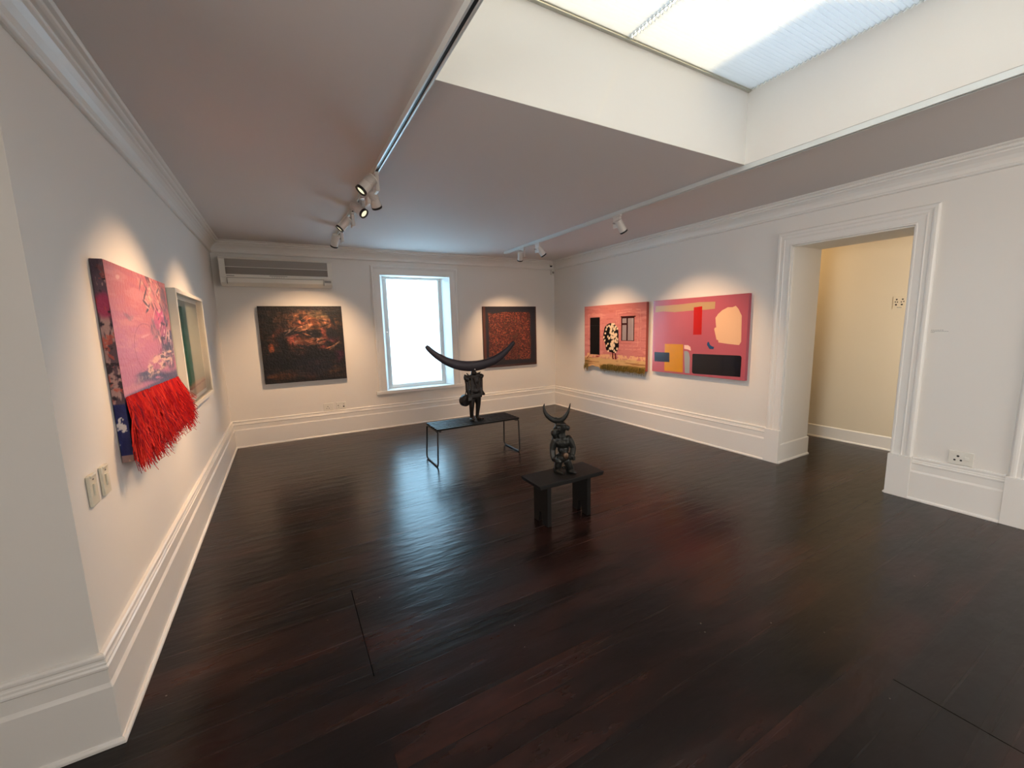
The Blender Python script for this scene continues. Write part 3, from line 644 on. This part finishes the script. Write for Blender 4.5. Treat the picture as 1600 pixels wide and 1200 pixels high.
def canvas(root, w, h, t, place, mt, inset=.0):
    b = MB(); V = []
    for tt in (0.002, t - .0008):
        for u, v in ((0, 0), (w, 0), (w, h), (0, h)): V.append(place(u, v, tt))
    b.add(V, [(0,3,2,1),(4,5,6,7),(0,1,5,4),(1,2,6,5),(2,3,7,6),(3,0,4,7)])
    return b.build('canvas', mt, root, bevel=.003)
def lp(Y0, Z0): return (lambda u, v, t: (t, u, v)), (XL, Y0, Z0)
# local frames: root Empty sits at lower-left corner of the picture on the wall
pl_left = lambda t0: (lambda u, v, t: (t + t0, u + 0 * v, v + 0 * u))
pl_back = lambda t0: (lambda u, v, t: (u + 0 * v, -t - t0, v + 0 * u))
pl_right = lambda t0: (lambda u, v, t: (-t - t0, -u + 0 * v, v + 0 * u))

# dark portrait
r = thing('painting', 'dark square painting of a large brown face on the wall below the air conditioner', 'painting', (.400, YB, .812))
canvas(r, 1.012, 1.019, .055, pl_back(0), mat('black_canvas_edge', (0.012, .010, .010), .6, bump=.1))
paint_face('painted_face', 1.012, 1.019, 240, 240, p_head, pl_back(.055), vcol_mat('oil_paint', .42, .4, .5, 40), r, gain=.95)
# maze canvas
r = thing('painting', 'square orange and black maze-patterned canvas right of the window', 'painting', (3.609, YB, .795))
canvas(r, 1.052, 1.034, .035, pl_back(0), mat('brown_canvas_edge', (0.09, .035, .02), .6, bump=.1))
paint_face('painted_face', 1.030, 1.030, 300, 300, p_maze, lambda u, v, t: (u + .0 * v, -t - .035, v + 0 * u), vcol_mat('maze_paint', .5, .35, .2, 60), r, gain=1.15)
# pink house textile
r = thing('textile_picture', 'pink embroidered house scene with dark doorway, window and a figure', 'textile artwork', (XR, 5.060, .785))
M_PINKEDGE = mat('pink_textile_edge', s8(170, 88, 80), .8, bump=.2)
b = MB(); V = []
for tt in (0.002, .047):
    for u, v in ((0, .05), (1.322, .03), (1.322, .992), (0, .989)): V.append(pl_right(0)(u, v, tt))
b.add(V, [(0,3,2,1),(4,5,6,7),(0,1,5,4),(1,2,6,5),(2,3,7,6),(3,0,4,7)]); b.build('canvas', M_PINKEDGE, r, bevel=.003)
rel = lambda U, V: .003 * fbm(U, V, 30, 30, 9) + .010 * (1 - sst(V, .0, .08))
paint_face('embroidered_face', 1.322, .992, 330, 250, lambda U, V: p_house(U, V), lambda u, v, t: (-t - .048, -u, np.where(v < .07, v * (1 - 0) + (.07 - v) * (.62 * np.clip(1 - np.abs(u - .24) / .22, 0, 1) + .1 * np.sin(u * 40)) , v) + u * 0), vcol_mat('embroidery', .9, .1, .5, 160), r, rel, gain=1.06)
b = MB(); rs = random.Random(3)
cols = []
for k in range(620):
    u = rs.uniform(.40, 1.315) if k > 70 else rs.uniform(0, .10); z = rs.uniform(.03, .085) - (.02 if u < .12 else 0); L_ = rs.uniform(.04, .085); du = rs.uniform(-.015, .015)
    b.tube([(-.050, -u, z), (-.068, -u - du * .4, z - L_ * .35), (-.064, -u - du, z - L_)], [.0022, .0018, .0008], 3)
    cols += [rs.choice([(138, 116, 58), (112, 96, 48), (166, 138, 78), (92, 84, 46)])] * 9
fo = b.build('wool_fringe', vcol_mat('wool', .9, .1), r); fo['label'] = 'olive and tan wool fringe'
at = fo.data.color_attributes.new('Paint', 'FLOAT_COLOR', 'POINT'); at.data.foreach_set('color', [c for q in cols for c in (*s8(*q), 1)])
fo['kind'] = 'stuff'
# abstract with flat shapes
r = thing('painting', 'glossy pink abstract painting with red bar, yellow block and cream blob', 'painting', (XR, 3.620, .835))
M_PK = mat('dusty_pink_paint', s8(186, 92, 106), .22, spec=.5, coat=.3, bump=.01)
canvas(r, 1.297, .945, .050, pl_right(0), mat('dusty_pink_side', s8(176, 78, 96), .35, bump=.02))
pm = [M_PK] + [mat('paint_' + n_, s8(*c), .22, spec=.5, coat=.3, bump=.01) for n_, c in [('olive', (186, 152, 112)), ('red', (190, 22, 12)), ('cream', (236, 190, 152)), ('yellow', (214, 148, 10)), ('navy', (32, 26, 46)), ('blush', (250, 208, 196)), ('grey', (160, 166, 172)), ('blue', (38, 78, 122)), ('black', (16, 12, 22)), ('indigo', (12, 16, 32))]]
b = MB(); pr_ = pl_right(0); b.add([pr_(0.002, .002, .0495), pr_(1.295, .002, .0495), pr_(1.295, .943, .0495), pr_(.002, .943, .0495)], [(0, 1, 2, 3)])
SH = [(1, [(.041,.879),(.045,.874),(.222,.873),(.457,.876),(.697,.887),(.906,.879),(.904,.799),(.792,.793),(.724,.793),(.631,.793),(.51,.788),(.345,.783),(.17,.799),(.036,.793)]),
 (2, [(.625,.828),(.739,.836),(.743,.501),(.629,.5)]),
 (3, [(1.062,.808),(1.117,.806),(1.154,.819),(1.187,.784),(1.209,.742),(1.227,.709),(1.236,.427),(1.214,.39),(1.079,.4),(.968,.413),(.962,.439),(.942,.445),(.92,.519),(.907,.566),(.915,.583),(.931,.585),(.922,.646),(.917,.695),(.947,.737),(.997,.778)]),
 (4, [(.207,.377),(.489,.379),(.497,.024),(.21,.022)]), (5, [(.038,.263),(.284,.265),(.289,.142),(.042,.138)]),
 (6, [(.506,.371),(.564,.37),(.596,.35),(.607,.304),(.587,.308),(.567,.316),(.508,.324)]), (7, [(.509,.294),(.543,.298),(.568,.288),(.581,.271),(.595,.213),(.597,.022),(.529,.021)]),
 (8, [(.83,.416),(.845,.417),(.861,.384),(.887,.367),(.914,.361),(.908,.333),(.858,.334),(.822,.383)]), (9, [(.63,.258),(.64,.268),(1.22,.275),(1.24,.272),(1.25,.255),(1.247,.039),(.662,.025),(.643,.030),(.633,.041)]),
 (10, [(.96,.16),(.98,.12),(1.05,.10),(1.13,.07),(1.20,.10),(1.235,.14),(1.23,.20),(1.19,.245),(1.10,.25),(1.02,.22)])]
for k, (mi, poly) in enumerate(SH):
    b.m = mi; b.prism(poly, lambda u, v, w: pr_(u, v, w), .0497, .0502 + .00025 * (k + 1))
b.build('painted_face', pm, r)
# pink abstract with red fringe
PY0, PW, PZ0, PH, PT = 2.100, 1.065, .930, .897, .045
r = thing('painting', 'pink abstract canvas with long red thread fringe, nearest on the left wall', 'painting', (XL, PY0, PZ0))
canvas(r, PW, PH, PT, pl_left(0), mat('dark_canvas_edge', (.03, .025, .035), .7, bump=.1))
paint_face('painted_face', PW, PH, 300, 260, p_pink, pl_left(PT), vcol_mat('thick_pink_paint', .45, .4, .5, 50), r)
paint_face('painted_side', PT - .004, PH, 24, 220, p_side, lambda u, v, t: (u + .003 + 0 * v, -.0015 - t, v + 0 * u), vcol_mat('thick_pink_paint'), r)
b = MB(); rs = random.Random(11); cols = []
tufts = [(rs.random(), rs.uniform(-.025, .03), rs.uniform(0, 6), rs.choice([(206, 36, 36), (214, 44, 38), (190, 30, 38), (170, 28, 42), (218, 58, 50)])) for _ in range(74)]
tufts.sort()
for k in range(1900):
    tu = tufts[rs.randrange(74)]; u = .010 + (PW - .006) * min(1, max(0, tu[0] + rs.gauss(0, .012))); e = u / PW
    z = .290 - .006 * e + rs.uniform(-.010, .006); L_ = rs.uniform(.17, .325)
    fan = (e - .40) * .11 + tu[1] + rs.uniform(-.02, .03); out = rs.uniform(.004, .055) + .02 * e; wig = tu[2] + rs.uniform(-.8, .8)
    lump = rs.uniform(.002, .016); pts = []; rr_ = []
    for j in range(9):
        t = j / 8; a = .013 * math.sin(wig + t * 8) * t ** .6 + rs.uniform(-.0035, .0035) * (j > 0)
        pts.append((PT + .003 + out * (t ** 1.6) + lump * math.sin(math.pi * min(1, t * 1.2)) + .004 * math.sin(wig * 3 + 11 * t) * t, u + fan * t ** 2 + a, z - L_ * t + .03 * t ** 3 * math.sin(wig)))
        rr_.append(.0030 * (1 - .6 * t))
    b.tube(pts, rr_, 3, caps=False)
    q = tu[3] if rs.random() < .7 else rs.choice([(214, 38, 34), (226, 50, 40), (150, 30, 50), (232, 70, 56), (128, 30, 52)])
    cols += [q] * 27
for k in range(60):   # stray curly ends
    u = PW * rs.random(); z0_ = rs.uniform(-.01, .06); pts = []; wig = rs.uniform(0, 6)
    dx, dy = rs.uniform(.02, .07), rs.uniform(-.03, .13)
    for j in range(9):
        t = j / 8; pts.append((PT + .02 + dx * t, u + dy * t + .008 * math.sin(wig + 7 * t), z0_ - .05 * t + .02 * math.sin(wig + 5 * t)))
    b.tube(pts, .0011, 3, caps=False); cols += [(196, 34, 40)] * 27
fo = b.build('thread_fringe', vcol_mat('red_thread', .75, .2), r); fo['label'] = 'long red thread fringe'; fo['kind'] = 'stuff'
at = fo.data.color_attributes.new('Paint', 'FLOAT_COLOR', 'POINT'); at.data.foreach_set('color', [c for q in cols for c in (*s8(*q), 1)])
# white box-framed picture
FY0, FW, FZ0, FH, FT = 3.420, 1.135, .930, .897, .052
r = thing('framed_picture', 'white deep box frame with teal and pale picture behind glass, left wall', 'framed picture', (XL, FY0, FZ0))
M_FR = mat('cream_frame', (0.76, 0.73, 0.66), .4, bump=.02)
fb = MB(); fw = .030
fb.box(0.001, FT, 0, fw, 0, FH).box(0.001, FT, FW - fw, FW, 0, FH).box(0.001, FT, fw, FW - fw, 0, fw).box(0.001, FT, fw, FW - fw, FH - fw, FH)
fb.build('frame', M_FR, r, bevel=.0015, seg=1)
MB().box(.001, .004, fw, FW - fw, fw, FH - fw).build('mount_board', M_FR, r)
paint_face('artwork', FW - 2 * fw - .07, FH - 2 * fw - .06, 160, 140, p_teal, lambda u, v, t: (.0065 + 0 * u + t, u + fw + .035 + 0 * v, v + fw + .03 + 0 * u), vcol_mat('print_ink', .5, .3), r)
MB().add([(FT - .011, fw, fw), (FT - .011, FW - fw, fw), (FT - .011, FW - fw, FH - fw), (FT - .011, fw, FH - fw)], [(0, 1, 2, 3)]).build('glass', M_GLASS, r)

# ------------------------------------------------------------------ air conditioner
r = thing('air_conditioner', 'white split air conditioner high on the back wall at left', 'air conditioner', (.06, YB, 2.075))
W_, H_, D_ = 1.255, .345, .195
b = MB(); b.prism([(0, 0), (-.12, 0), (-.17, .035), (-D_, .09), (-D_, .31), (-.175, H_ - .005), (-.15, H_), (0, H_)], lambda u, v, w: (w, u, v), 0, W_)
b.build('body', M_WHITE, r, bevel=.006, seg=3)
MB().box(.065, W_ - .055, -D_ - .004, -D_ + .002, .225, .315).build('air_intake_grille', M_GREY, r, bevel=.002)
b = MB(); b.box(.065, W_ - .055, -D_ - .006, -D_ + .002, .135, .218)
b.build('intake_mesh_panel', M_GREY2, r, bevel=.002)
MB().box(.0, W_, -D_ - .010, -D_ + .004, .098, .128).build('front_lip', M_WHITE, r, bevel=.004)
MB().prism([(-.178, .037), (-.172, .030), (-.122, .002), (-.128, -.002), (-.188, .036), (-.200, .088), (-.196, .090)], lambda u, v, w: (w, u, v), .075, W_ - .115).build('louvre_flap', M_WHITE, r, bevel=.0015)
MB().box(.068, .072, -.197, -.15, .02, .092).box(W_ - .112, W_ - .108, -.197, -.15, .02, .092).box(.07, W_ - .11, -.1985, -.19, .090, .094).build('flap_gap', M_GREY2, r)
MB().box(.070, .150, -D_ - .0112, -D_ - .0095, .109, .117).build('maker_badge', M_INK, r)
MB().box(.52, .72, -D_ - .0112, -D_ - .0095, .118, .124).build('display_slot', M_INK, r)
b = MB()
for k in range(6): b.box(.545 + .026 * k, .556 + .026 * k, -D_ - .0112, -D_ - .0095, .104, .108)
b.build('indicator_marks', M_GREY, r)
MB().box(W_ - .10, W_ - .02, -.193, -.187, .055, .082).build('sensor_window', M_GREY, r)

# ------------------------------------------------------------------ sockets, switches, small wall fittings
def socket(root, w, h, to, pins, rocker, mt=M_WHITE, th=.010):
    b = MB(); V = []
    MBp = MB(); MBp.prism([(0, 0), (w, 0), (w, h), (0, h)], to, 0.001, th); MBp.build('plate', mt, root, bevel=min(.003, th * .3))
    for (u, v, rr_) in pins:
        MB().prism([(u + rr_ * math.cos(a), v + rr_ * math.sin(a)) for a in [k * math.pi / 5 for k in range(10)]], to, th - .0005, th + .0006).build('pin_hole', M_DARK, root)
    for (a, c, d, e) in rocker:
        MB().prism([(a, c), (d, c), (d, e), (a, e)], to, .009, .014).build('rocker_switch', mt, root, bevel=.002)
tb = lambda u, v, w: (u, -w, v)
r = thing('wall_socket', 'white single power socket, left of the pair below the dark portrait', 'power socket', (1.075, YB, .360), group='power sockets under the portrait')
socket(r, .132, .108, tb, [(.055, .062, .006), (.040, .036, .005), (.070, .036, .005)], [(.095, .040, .110, .065)])
r = thing('wall_socket', 'white double power socket with black plug hole, right of the pair nearest the window', 'power socket', (1.243, YB, .360), group='power sockets under the portrait')
socket(r, .128, .108, tb, [(.026, .062, .007), (.100, .076, .005), (.098, .042, .011), (.030, .036, .004)], [(.055, .050, .066, .068)])
tr_ = lambda u, v, w: (-w, -u, v)
r = thing('wall_socket', 'white power socket low on the right wall between the two doorways', 'power socket', (XR, .712, .362))
socket(r, .134, .104, tr_, [(.052, .066, .008), (.036, .034, .007), (.070, .036, .007)], [(.088, .042, .112, .066)])
M_SW = mat('cream_plastic', (0.70, 0.67, 0.56), .35, bump=.01)
def switch(yc, label):
    r = thing('light_switch', label, 'light switch', (XL, yc, .865), group='pair of light switches')
    MB().box(.001, .012, 0, .068, 0, .118).build('plate', M_SW, r, bevel=.003)
    MB().box(.011, .018, .022, .044, .040, .085).build('rocker_switch', M_SW, r, bevel=.002)
    MB().box(.001, .016, .008, .060, .108, .120).build('top_ridge', M_SW, r, bevel=.004)
    MB().ell((.0125, .034, .100), (.0015, .008, .004), 8).build('indicator', M_INK, r)
switch(1.715, 'cream light switch nearer the camera, left one below the fringed canvas')
switch(1.838, 'cream light switch right of its twin, just below the fringed canvas corner')
# hall double socket
r = thing('wall_socket', 'cream wall plate with dark round holes seen through the doorway', 'power socket', (XH, 1.61, 1.575))
socket(r, .105, .13, tr_, [(.028, .100, .008), (.078, .100, .008), (.018, .074, .006), (.036, .072, .006), (.068, .072, .006), (.088, .076, .006), (.026, .044, .009), (.074, .044, .009)], [], M_HALL, .0035)
MB().prism([(.035, .012), (.075, .012), (.075, .017), (.035, .017)], tr_, .003, .0041).build('slot_mark', M_INK, r)
# caption strip beside the door: fine grey lettering too small to read
r = thing('caption_label', 'tiny white caption strip with faint grey print beside the doorway', 'label', (XR, .900, 1.355))
MB().prism([(0, 0), (.10, 0), (.10, .034), (0, .034)], tr_, .0005, .0015).build('strip', mat('caption_strip', (.80, .78, .74), .6, bump=.01), r)
b = MB(); rs = random.Random(5)
for row, (zz, x_end) in enumerate([(.026, .072), (.017, .096), (.009, .02)]):
    u = .005
    while u < x_end:
        w_ = rs.uniform(.004, .011); b.prism([(u, zz), (u + w_, zz), (u + w_, zz + .003), (u, zz + .003)], tr_, .0014, .0018); u += w_ + .0025
b.build('print', M_INK, r)
# corner camera and sensor
r = thing('security_camera', 'small black dome camera in the far corner under the cornice', 'security camera', (XR - .095, YB - .045, 2.545))
MB().tube([(0, 0, .028), (0, 0, .012), (0, 0, .004)], [.034, .034, .028], 20).build('base', M_WHITE, r, smooth=True, angle=40)
MB().ell((0, 0, .004), (.024, .024, .024), 16).build('dome', M_BLACK, r, smooth=True)
MB().tube([(0, 0, .028), (.035, .02, .045)], .008, 8).build('bracket', M_WHITE, r)
r = thing('motion_sensor', 'small white motion sensor in the far corner below the dome camera', 'motion sensor', (XR - .048, YB - .001, 2.395))
b = MB(); b.prism([(-.032, 0), (.032, 0), (.034, .02), (.034, .09), (.026, .105), (-.026, .105), (-.034, .09), (-.034, .02)], lambda u, v, w: (u, -w, v), 0, .038)
b.build('case', M_WHITE, r, bevel=.006, seg=3)
MB().box(-.02, .02, -.042, -.037, .02, .055).build('sensor_lens', M_GREY, r, bevel=.002)
r = thing('blanking_plate', 'small white two-hole blanking plate on the right wall near the far corner', 'wall plate', (XR, 5.96, 1.325))
MB().prism([(.02 + .045 * math.cos(k * math.pi / 10), .045 + .05 * math.sin(k * math.pi / 10)) for k in range(20)], lambda u, v, w: (-w, -u - .05, v), .0005, .006).build('plate', M_WALL, r, bevel=.001)
for zz in (.028, .062): MB().prism([(.02 + .006 * math.cos(k * math.pi / 4), zz + .006 * math.sin(k * math.pi / 4)) for k in range(8)], lambda u, v, w: (-w, -u - .05, v), .0055, .0066).build('screw', M_GREY, r)

# ------------------------------------------------------------------ slatted bench
BX0, BX1, BY0, BY1, BZ = 2.000, 3.010, 3.765, 4.160, .425
r = thing('slatted_bench', 'long black slatted bench on wire hoop legs carrying the tall horned figure', 'bench', (BX0, BY0, 0))
n = 6; pitch = (BY1 - BY0) / n
for k in range(n):
    MB().box(0, BX1 - BX0, k * pitch + .006, (k + 1) * pitch - .013, BZ - .020, BZ).build('slat', M_BLACKWOOD, r, bevel=.003)
for xx in (.025, BX1 - BX0 - .045): MB().box(xx, xx + .022, .006, BY1 - BY0 - .012, BZ - .034, BZ - .0205).build('cross_rail', M_BLACK, r, bevel=.001)
for xx, sx in ((.008, -1), (BX1 - BX0 - .008, 1)):
    wy = BY1 - BY0; x2 = xx + sx * .012
    P_ = [(xx, .03, BZ - .030), (xx, .012, BZ - .040), (x2, .018, .045), (x2, .028, .016), (x2, .05, .0087), (x2, wy - .03, .0087), (x2, wy + .005, .016), (x2, wy + .018, .045), (xx, wy - .012, BZ - .040), (xx, wy - .03, BZ - .030)]
    P_ = P_ + [P_[0]]
    MB().tube(P_, .0085, 10, caps=False).build('hoop_leg', M_BLACK, r, smooth=True)

# ------------------------------------------------------------------ small stool
SX0, SX1, SY0, SY1, SZ = 2.167, 2.775, 2.036, 2.305, .350
r = thing('wooden_stool', 'low black wooden stool with slab legs carrying the small horned figure', 'stool', (SX0, SY0, 0))
w_, d_ = SX1 - SX0, SY1 - SY0
MB().prism([(-.0, SZ), (w_, SZ), (w_ - .012, SZ - .032), (.012, SZ - .032)], lambda u, v, w: (u, w, v), 0, d_).build('seat', M_BLACKWOOD, r, bevel=.004)
for xx in (.088, w_ - .145):
    y0_, y1_ = .032, d_ - .045; ym = (y0_ + y1_) / 2
    poly = [(y0_, 0), (ym - .030, 0), (ym - .010, .09), (ym + .010, .09), (ym + .030, 0), (y1_, 0), (y1_, SZ - .0325), (y0_, SZ - .0325)]
    MB().prism(poly, lambda u, v, w: (w, u, v), xx, xx + .036).build('leg', M_BLACKWOOD, r, bevel=.003)

# ------------------------------------------------------------------ bronze figures
def fuse(o, voxel, sm=4):
    rm = o.modifiers.new('fuse', 'REMESH'); rm.mode = 'VOXEL'; rm.voxel_size = voxel; rm.use_smooth_shade = True
    s_ = o.modifiers.new('soften', 'SMOOTH'); s_.factor = .5; s_.iterations = sm; return o
# tall figure: local X along the bench, -Y towards the room
r = thing('horned_sculpture', 'tall dark bronze standing figure balancing a huge crescent, on the slatted bench', 'sculpture', (2.527, 3.955, BZ))
b = MB()
def limb(*pr__, n=12): b.tube([p[0] for p in pr__], [p[1] for p in pr__], n, round_=True)
limb(((-.044, 0, .035), .022), ((-.046, -.005, .10), .024), ((-.044, -.010, .17), .030), ((-.034, 0, .25), .040), ((-.026, .0, .33), .044))
limb(((.028, .01, .035), .021), ((.034, .005, .10), .023), ((.042, 0, .18), .030), ((.040, 0, .25), .040), ((.028, 0, .33), .044))
b.ell((-.052, -.034, .020), (.028, .048, .020)); b.ell((-.046, 0, .037), (.023, .024, .030))
b.ell((.042, -.018, .017), (.032, .052, .017)); b.ell((.070, -.026, .014), (.034, .030, .014)); b.ell((.030, .01, .034), (.022, .024, .028))
b.ell((.004, 0, .29), (.076, .048, .055)); b.ell((.006, .0, .39), (.062, .046, .085)); b.ell((.010, 0, .455), (.070, .046, .060)); b.ell((.006, -.005, .345), (.066, .050, .045))
limb(((-.055, 0, .500), .030), ((0, 0, .512), .036), ((.078, 0, .510), .032)); b.ell((.086, -.004, .506), (.034, .034, .030))
b.ell((.092, -.010, .512), (.030, .028, .022)); b.ell((.045, .0, .532), (.040, .034, .018))
limb(((0, 0, .53), .034), ((-.002, 0, .565), .028), ((-.002, 0, .60), .022))                    # neck into the crescent
b.ell((-.004, -.014, .552), (.036, .034, .028))
limb(((-.060, -.005, .50), .026), ((-.096, -.015, .508), .027), ((-.118, -.02, .536), .010))     # raised shoulder with curled hand
b.ell((-.108, -.022, .497), (.026, .024, .026)); b.ell((-.090, -.040, .480), (.018, .016, .018)); b.ell((-.122, -.02, .515), (.012, .012, .016))
limb(((-.070, 0, .535), .008), ((-.085, 0, .552), .006)); limb(((.055, 0, .545), .007), ((.085, -.01, .556), .005))
limb(((-.098, -.01, .49), .024), ((-.090, -.015, .43), .024), ((-.096, -.025, .37), .023), ((-.084, -.03, .32), .020), ((-.080, -.03, .275), .022))
for k in range(4): limb(((-.094 + .011 * k, -.044, .272), .0075), ((-.100 + .011 * k, -.052, .245), .007), ((-.097 + .011 * k, -.044, .226), .006), n=8)
limb(((-.064, -.038, .288), .008), ((-.056, -.050, .262), .007), n=8)
limb(((.086, 0, .49), .024), ((.082, -.01, .42), .022), ((.076, -.02, .36), .022), ((.070, -.030, .31), .020))
b.prism([(.050, .39), (.078, .375), (.126, .300), (.116, .284), (.076, .290), (.05, .30)], lambda u, v, w: (u, w, v), -.030, .032)       # flared coat tail
b.prism([(-.068, .31), (.080, .31), (.074, .270), (-.066, .266)], lambda u, v, w: (u, w, v), -.050, .050)
b.prism([(-.050, .505), (.072, .505), (.078, .43), (.070, .36), (.078, .29), (-.062, .29), (-.050, .37), (-.058, .44)], lambda u, v, w: (u, w, v), -.038, .038)   # coat
b.prism([(-.030, .50), (-.014, .50), (.034, .35), (.018, .35)], lambda u, v, w: (u, w, v), -.048, -.03)                                  # lapel fold
b.prism([(.044, .50), (.056, .50), (.040, .37), (.030, .37)], lambda u, v, w: (u, w, v), -.046, -.03)
body = fuse(b.build('body', M_BRONZE, r, smooth=True), .0034, 7)
# round drum-like bag at the hip
b = MB(); b.tube([(-.128, .012, .247), (-.128, .006, .247), (-.118, -.030, .247), (-.116, -.036, .247)], [.060, .068, .068, .060], 28); b.build('round_bag', M_BRONZE, r, smooth=True, angle=35)
b = MB(); b.tube([(-.120, -.02, .315), (-.100, -.02, .40), (-.075, -.02, .47)], .005, 8); b.build('bag_strap', M_BRONZE, r, smooth=True)
# crescent
c = MB(); poly = []; N_ = 64
def arc(hw, zl, zh, t): x = hw * t; R_ = (hw * hw + (zh - zl) ** 2) / (2 * (zh - zl)); return x, zl + R_ - math.sqrt(max(R_ * R_ - x * x, 0))
V = []; Fc = []; n = N_ + 1; outer = []; inner = []
for i in range(n):
    t = -1 + 2 * i / N_; x_, z_ = arc(.540, .630, .882, t); x2_, z2_ = arc(.540, .630, .882, t + .001 if t < 1 else t - .001)
    tg = Vector((x2_ - x_, z2_ - z_)).normalized() * (1 if t < 1 else -1); nn = Vector((-tg.y, tg.x)); th_ = .025 + .034 * (1 - abs(t) ** 1.6)
    if abs(t) > .985: th_ *= .72
    outer.append((x_ - nn.x * th_, z_ - nn.y * th_)); inner.append((x_ + nn.x * th_, z_ + nn.y * th_))
for i in range(n):
    (ax, az), (bx_, bz) = outer[i], inner[i]; cx_, cz_ = (ax + bx_) / 2, (az + bz) / 2; hx, hz = (bx_ - ax) / 2, (bz - az) / 2
    e = abs(-1 + 2 * i / N_); dy = .024 * (1 - .55 * e ** 3)
    for k in range(12):
        a = 2 * math.pi * k / 12; ca, sa = math.cos(a), math.sin(a); ca = math.copysign(abs(ca) ** .6, ca); sa = math.copysign(abs(sa) ** .6, sa)
        V.append((cx_ + hx * ca, dy * sa, cz_ + hz * ca))
for i in range(n - 1):
    for k in range(12): Fc.append((i*12+k, i*12+(k+1) % 12, (i+1)*12+(k+1) % 12, (i+1)*12+k))
Fc += [tuple(range(12)), tuple((n-1)*12 + k for k in range(12))]
c.add(V, Fc); cr_ = c.build('crescent', M_CRES, r, smooth=True, angle=60); cr_['label'] = 'wide upturned crescent with smooth purple-black patina'
MB().ell((.004, -.027, .592), (.011, .008, .011), 12).build('stud', M_STEEL, r, smooth=True)

# small figure: local X to the viewer's right
r = thing('horned_sculpture', 'small dark bronze crouching figure with curved bull horns, on the low stool', 'sculpture', (2.492, 2.190, SZ), math.radians(-36))
b = MB()
limb(((-.064, .004, .020), .020), ((-.040, -.028, .017), .019), ((-.010, -.055, .012), .014))           # left foot
limb(((.035, .004, .019), .019), ((.058, -.020, .016), .018), ((.086, -.040, .012), .013))              # right foot
b.ell((.006, .02, .030), (.022, .018, .012))
limb(((-.046, -.006, .025), .026), ((-.041, -.020, .060), .030), ((-.038, -.024, .090), .031), ((-.020, .004, .120), .040))
limb(((.058, -.006, .025), .025), ((.044, -.016, .060), .030), ((.030, -.020, .092), .033), ((.018, .004, .120), .040))
b.ell((.0, .0, .122), (.070, .052, .036)); b.ell((.018, -.022, .140), (.040, .034, .036))
b.ell((.0, .0, .185), (.046, .036, .045)); b.ell((-.006, .0, .235), (.060, .044, .050)); b.ell((-.010, .004, .268), (.060, .040, .028))
b.ell((-.034, -.026, .242), (.026, .018, .026)); b.ell((.022, -.026, .244), (.026, .018, .026))
limb(((-.058, 0, .262), .033), ((-.078, .0, .215), .030), ((-.084, -.004, .178), .025), ((-.082, -.018, .140), .022), ((-.074, -.026, .112), .021))
limb(((.040, 0, .268), .033), ((.062, .0, .232), .030), ((.078, -.004, .196), .025), ((.070, -.020, .158), .022), ((.062, -.030, .130), .021))
for k in range(4):
    limb(((-.080 + .004 * k, -.040, .122 - .008 * k), .0068), ((-.062 + .002 * k, -.050, .120 - .008 * k), .0068), ((-.044, -.048, .118 - .008 * k), .0058), n=8)
    limb(((.060 + .003 * k, -.044, .142 - .008 * k), .0068), ((.076 + .001 * k, -.052, .140 - .008 * k), .0068), ((.088, -.044, .138 - .008 * k), .0058), n=8)
limb(((-.074, -.036, .128), .0075), ((-.054, -.044, .132), .0065), n=8); limb(((.060, -.040, .150), .0075), ((.078, -.046, .152), .0065), n=8)
limb(((-.012, .0, .285), .036), ((-.016, .0, .320), .034), ((-.018, -.004, .350), .040))
b.ell((-.016, -.004, .366), (.050, .044, .044)); b.ell((-.046, -.024, .345), (.034, .032, .036)); b.ell((-.070, -.034, .325), (.027, .026, .032)); b.ell((-.064, -.030, .300), (.020, .020, .022))
limb(((.014, .0, .366), .024), ((.036, .002, .358), .018)); b.ell((.036, .0, .352), (.014, .014, .020))
b.ell((-.052, -.048, .368), (.010, .010, .007)); b.ell((-.004, -.046, .372), (.012, .010, .008)); b.ell((-.030, -.05, .352), (.010, .014, .014))
limb(((-.05, -.03, .386), .009), ((-.02, -.042, .392), .010), ((.015, -.03, .388), .009))
limb(((-.045, 0, .40), .020), ((-.055, 0, .42), .020))
body = fuse(b.build('body', M_BRONZE2, r, smooth=True), .0026, 2)
b = MB(); H_pts = [((-.143, .0, .545), .003), ((-.146, 0, .522), .0085), ((-.141, 0, .490), .013), ((-.125, 0, .458), .017), ((-.095, 0, .430), .020), ((-.060, 0, .414), .023), ((-.020, 0, .416), .022), ((.008, 0, .436), .018), ((.030, 0, .466), .013), ((.046, 0, .505), .0085), ((.056, 0, .548), .003)]
ctr = [Vector(p[0]) for p in H_pts]; rad = [p[1] for p in H_pts]; P2 = []; R2 = []
for i in range(len(ctr) - 1):
    p0, p1, p2, p3 = ctr[max(i-1, 0)], ctr[i], ctr[i+1], ctr[min(i+2, len(ctr)-1)]
    for k in range(5):
        t = k / 5; P2.append(.5 * ((2*p1) + (-p0+p2)*t + (2*p0-5*p1+4*p2-p3)*t*t + (-p0+3*p1-3*p2+p3)*t**3)); R2.append(rad[i]*(1-t)+rad[i+1]*t)
P2.append(ctr[-1]); R2.append(rad[-1]); b.tube(P2, R2, 12, round_=True); b.build('horns', M_BRONZE2, r, smooth=True)
b = MB(); b.ell((.020, -.050, .148), (.023, .010, .028), 12); lc = b.build('loincloth_patch', M_BRASS, r, smooth=True); lc['label'] = 'worn brass-coloured patch'
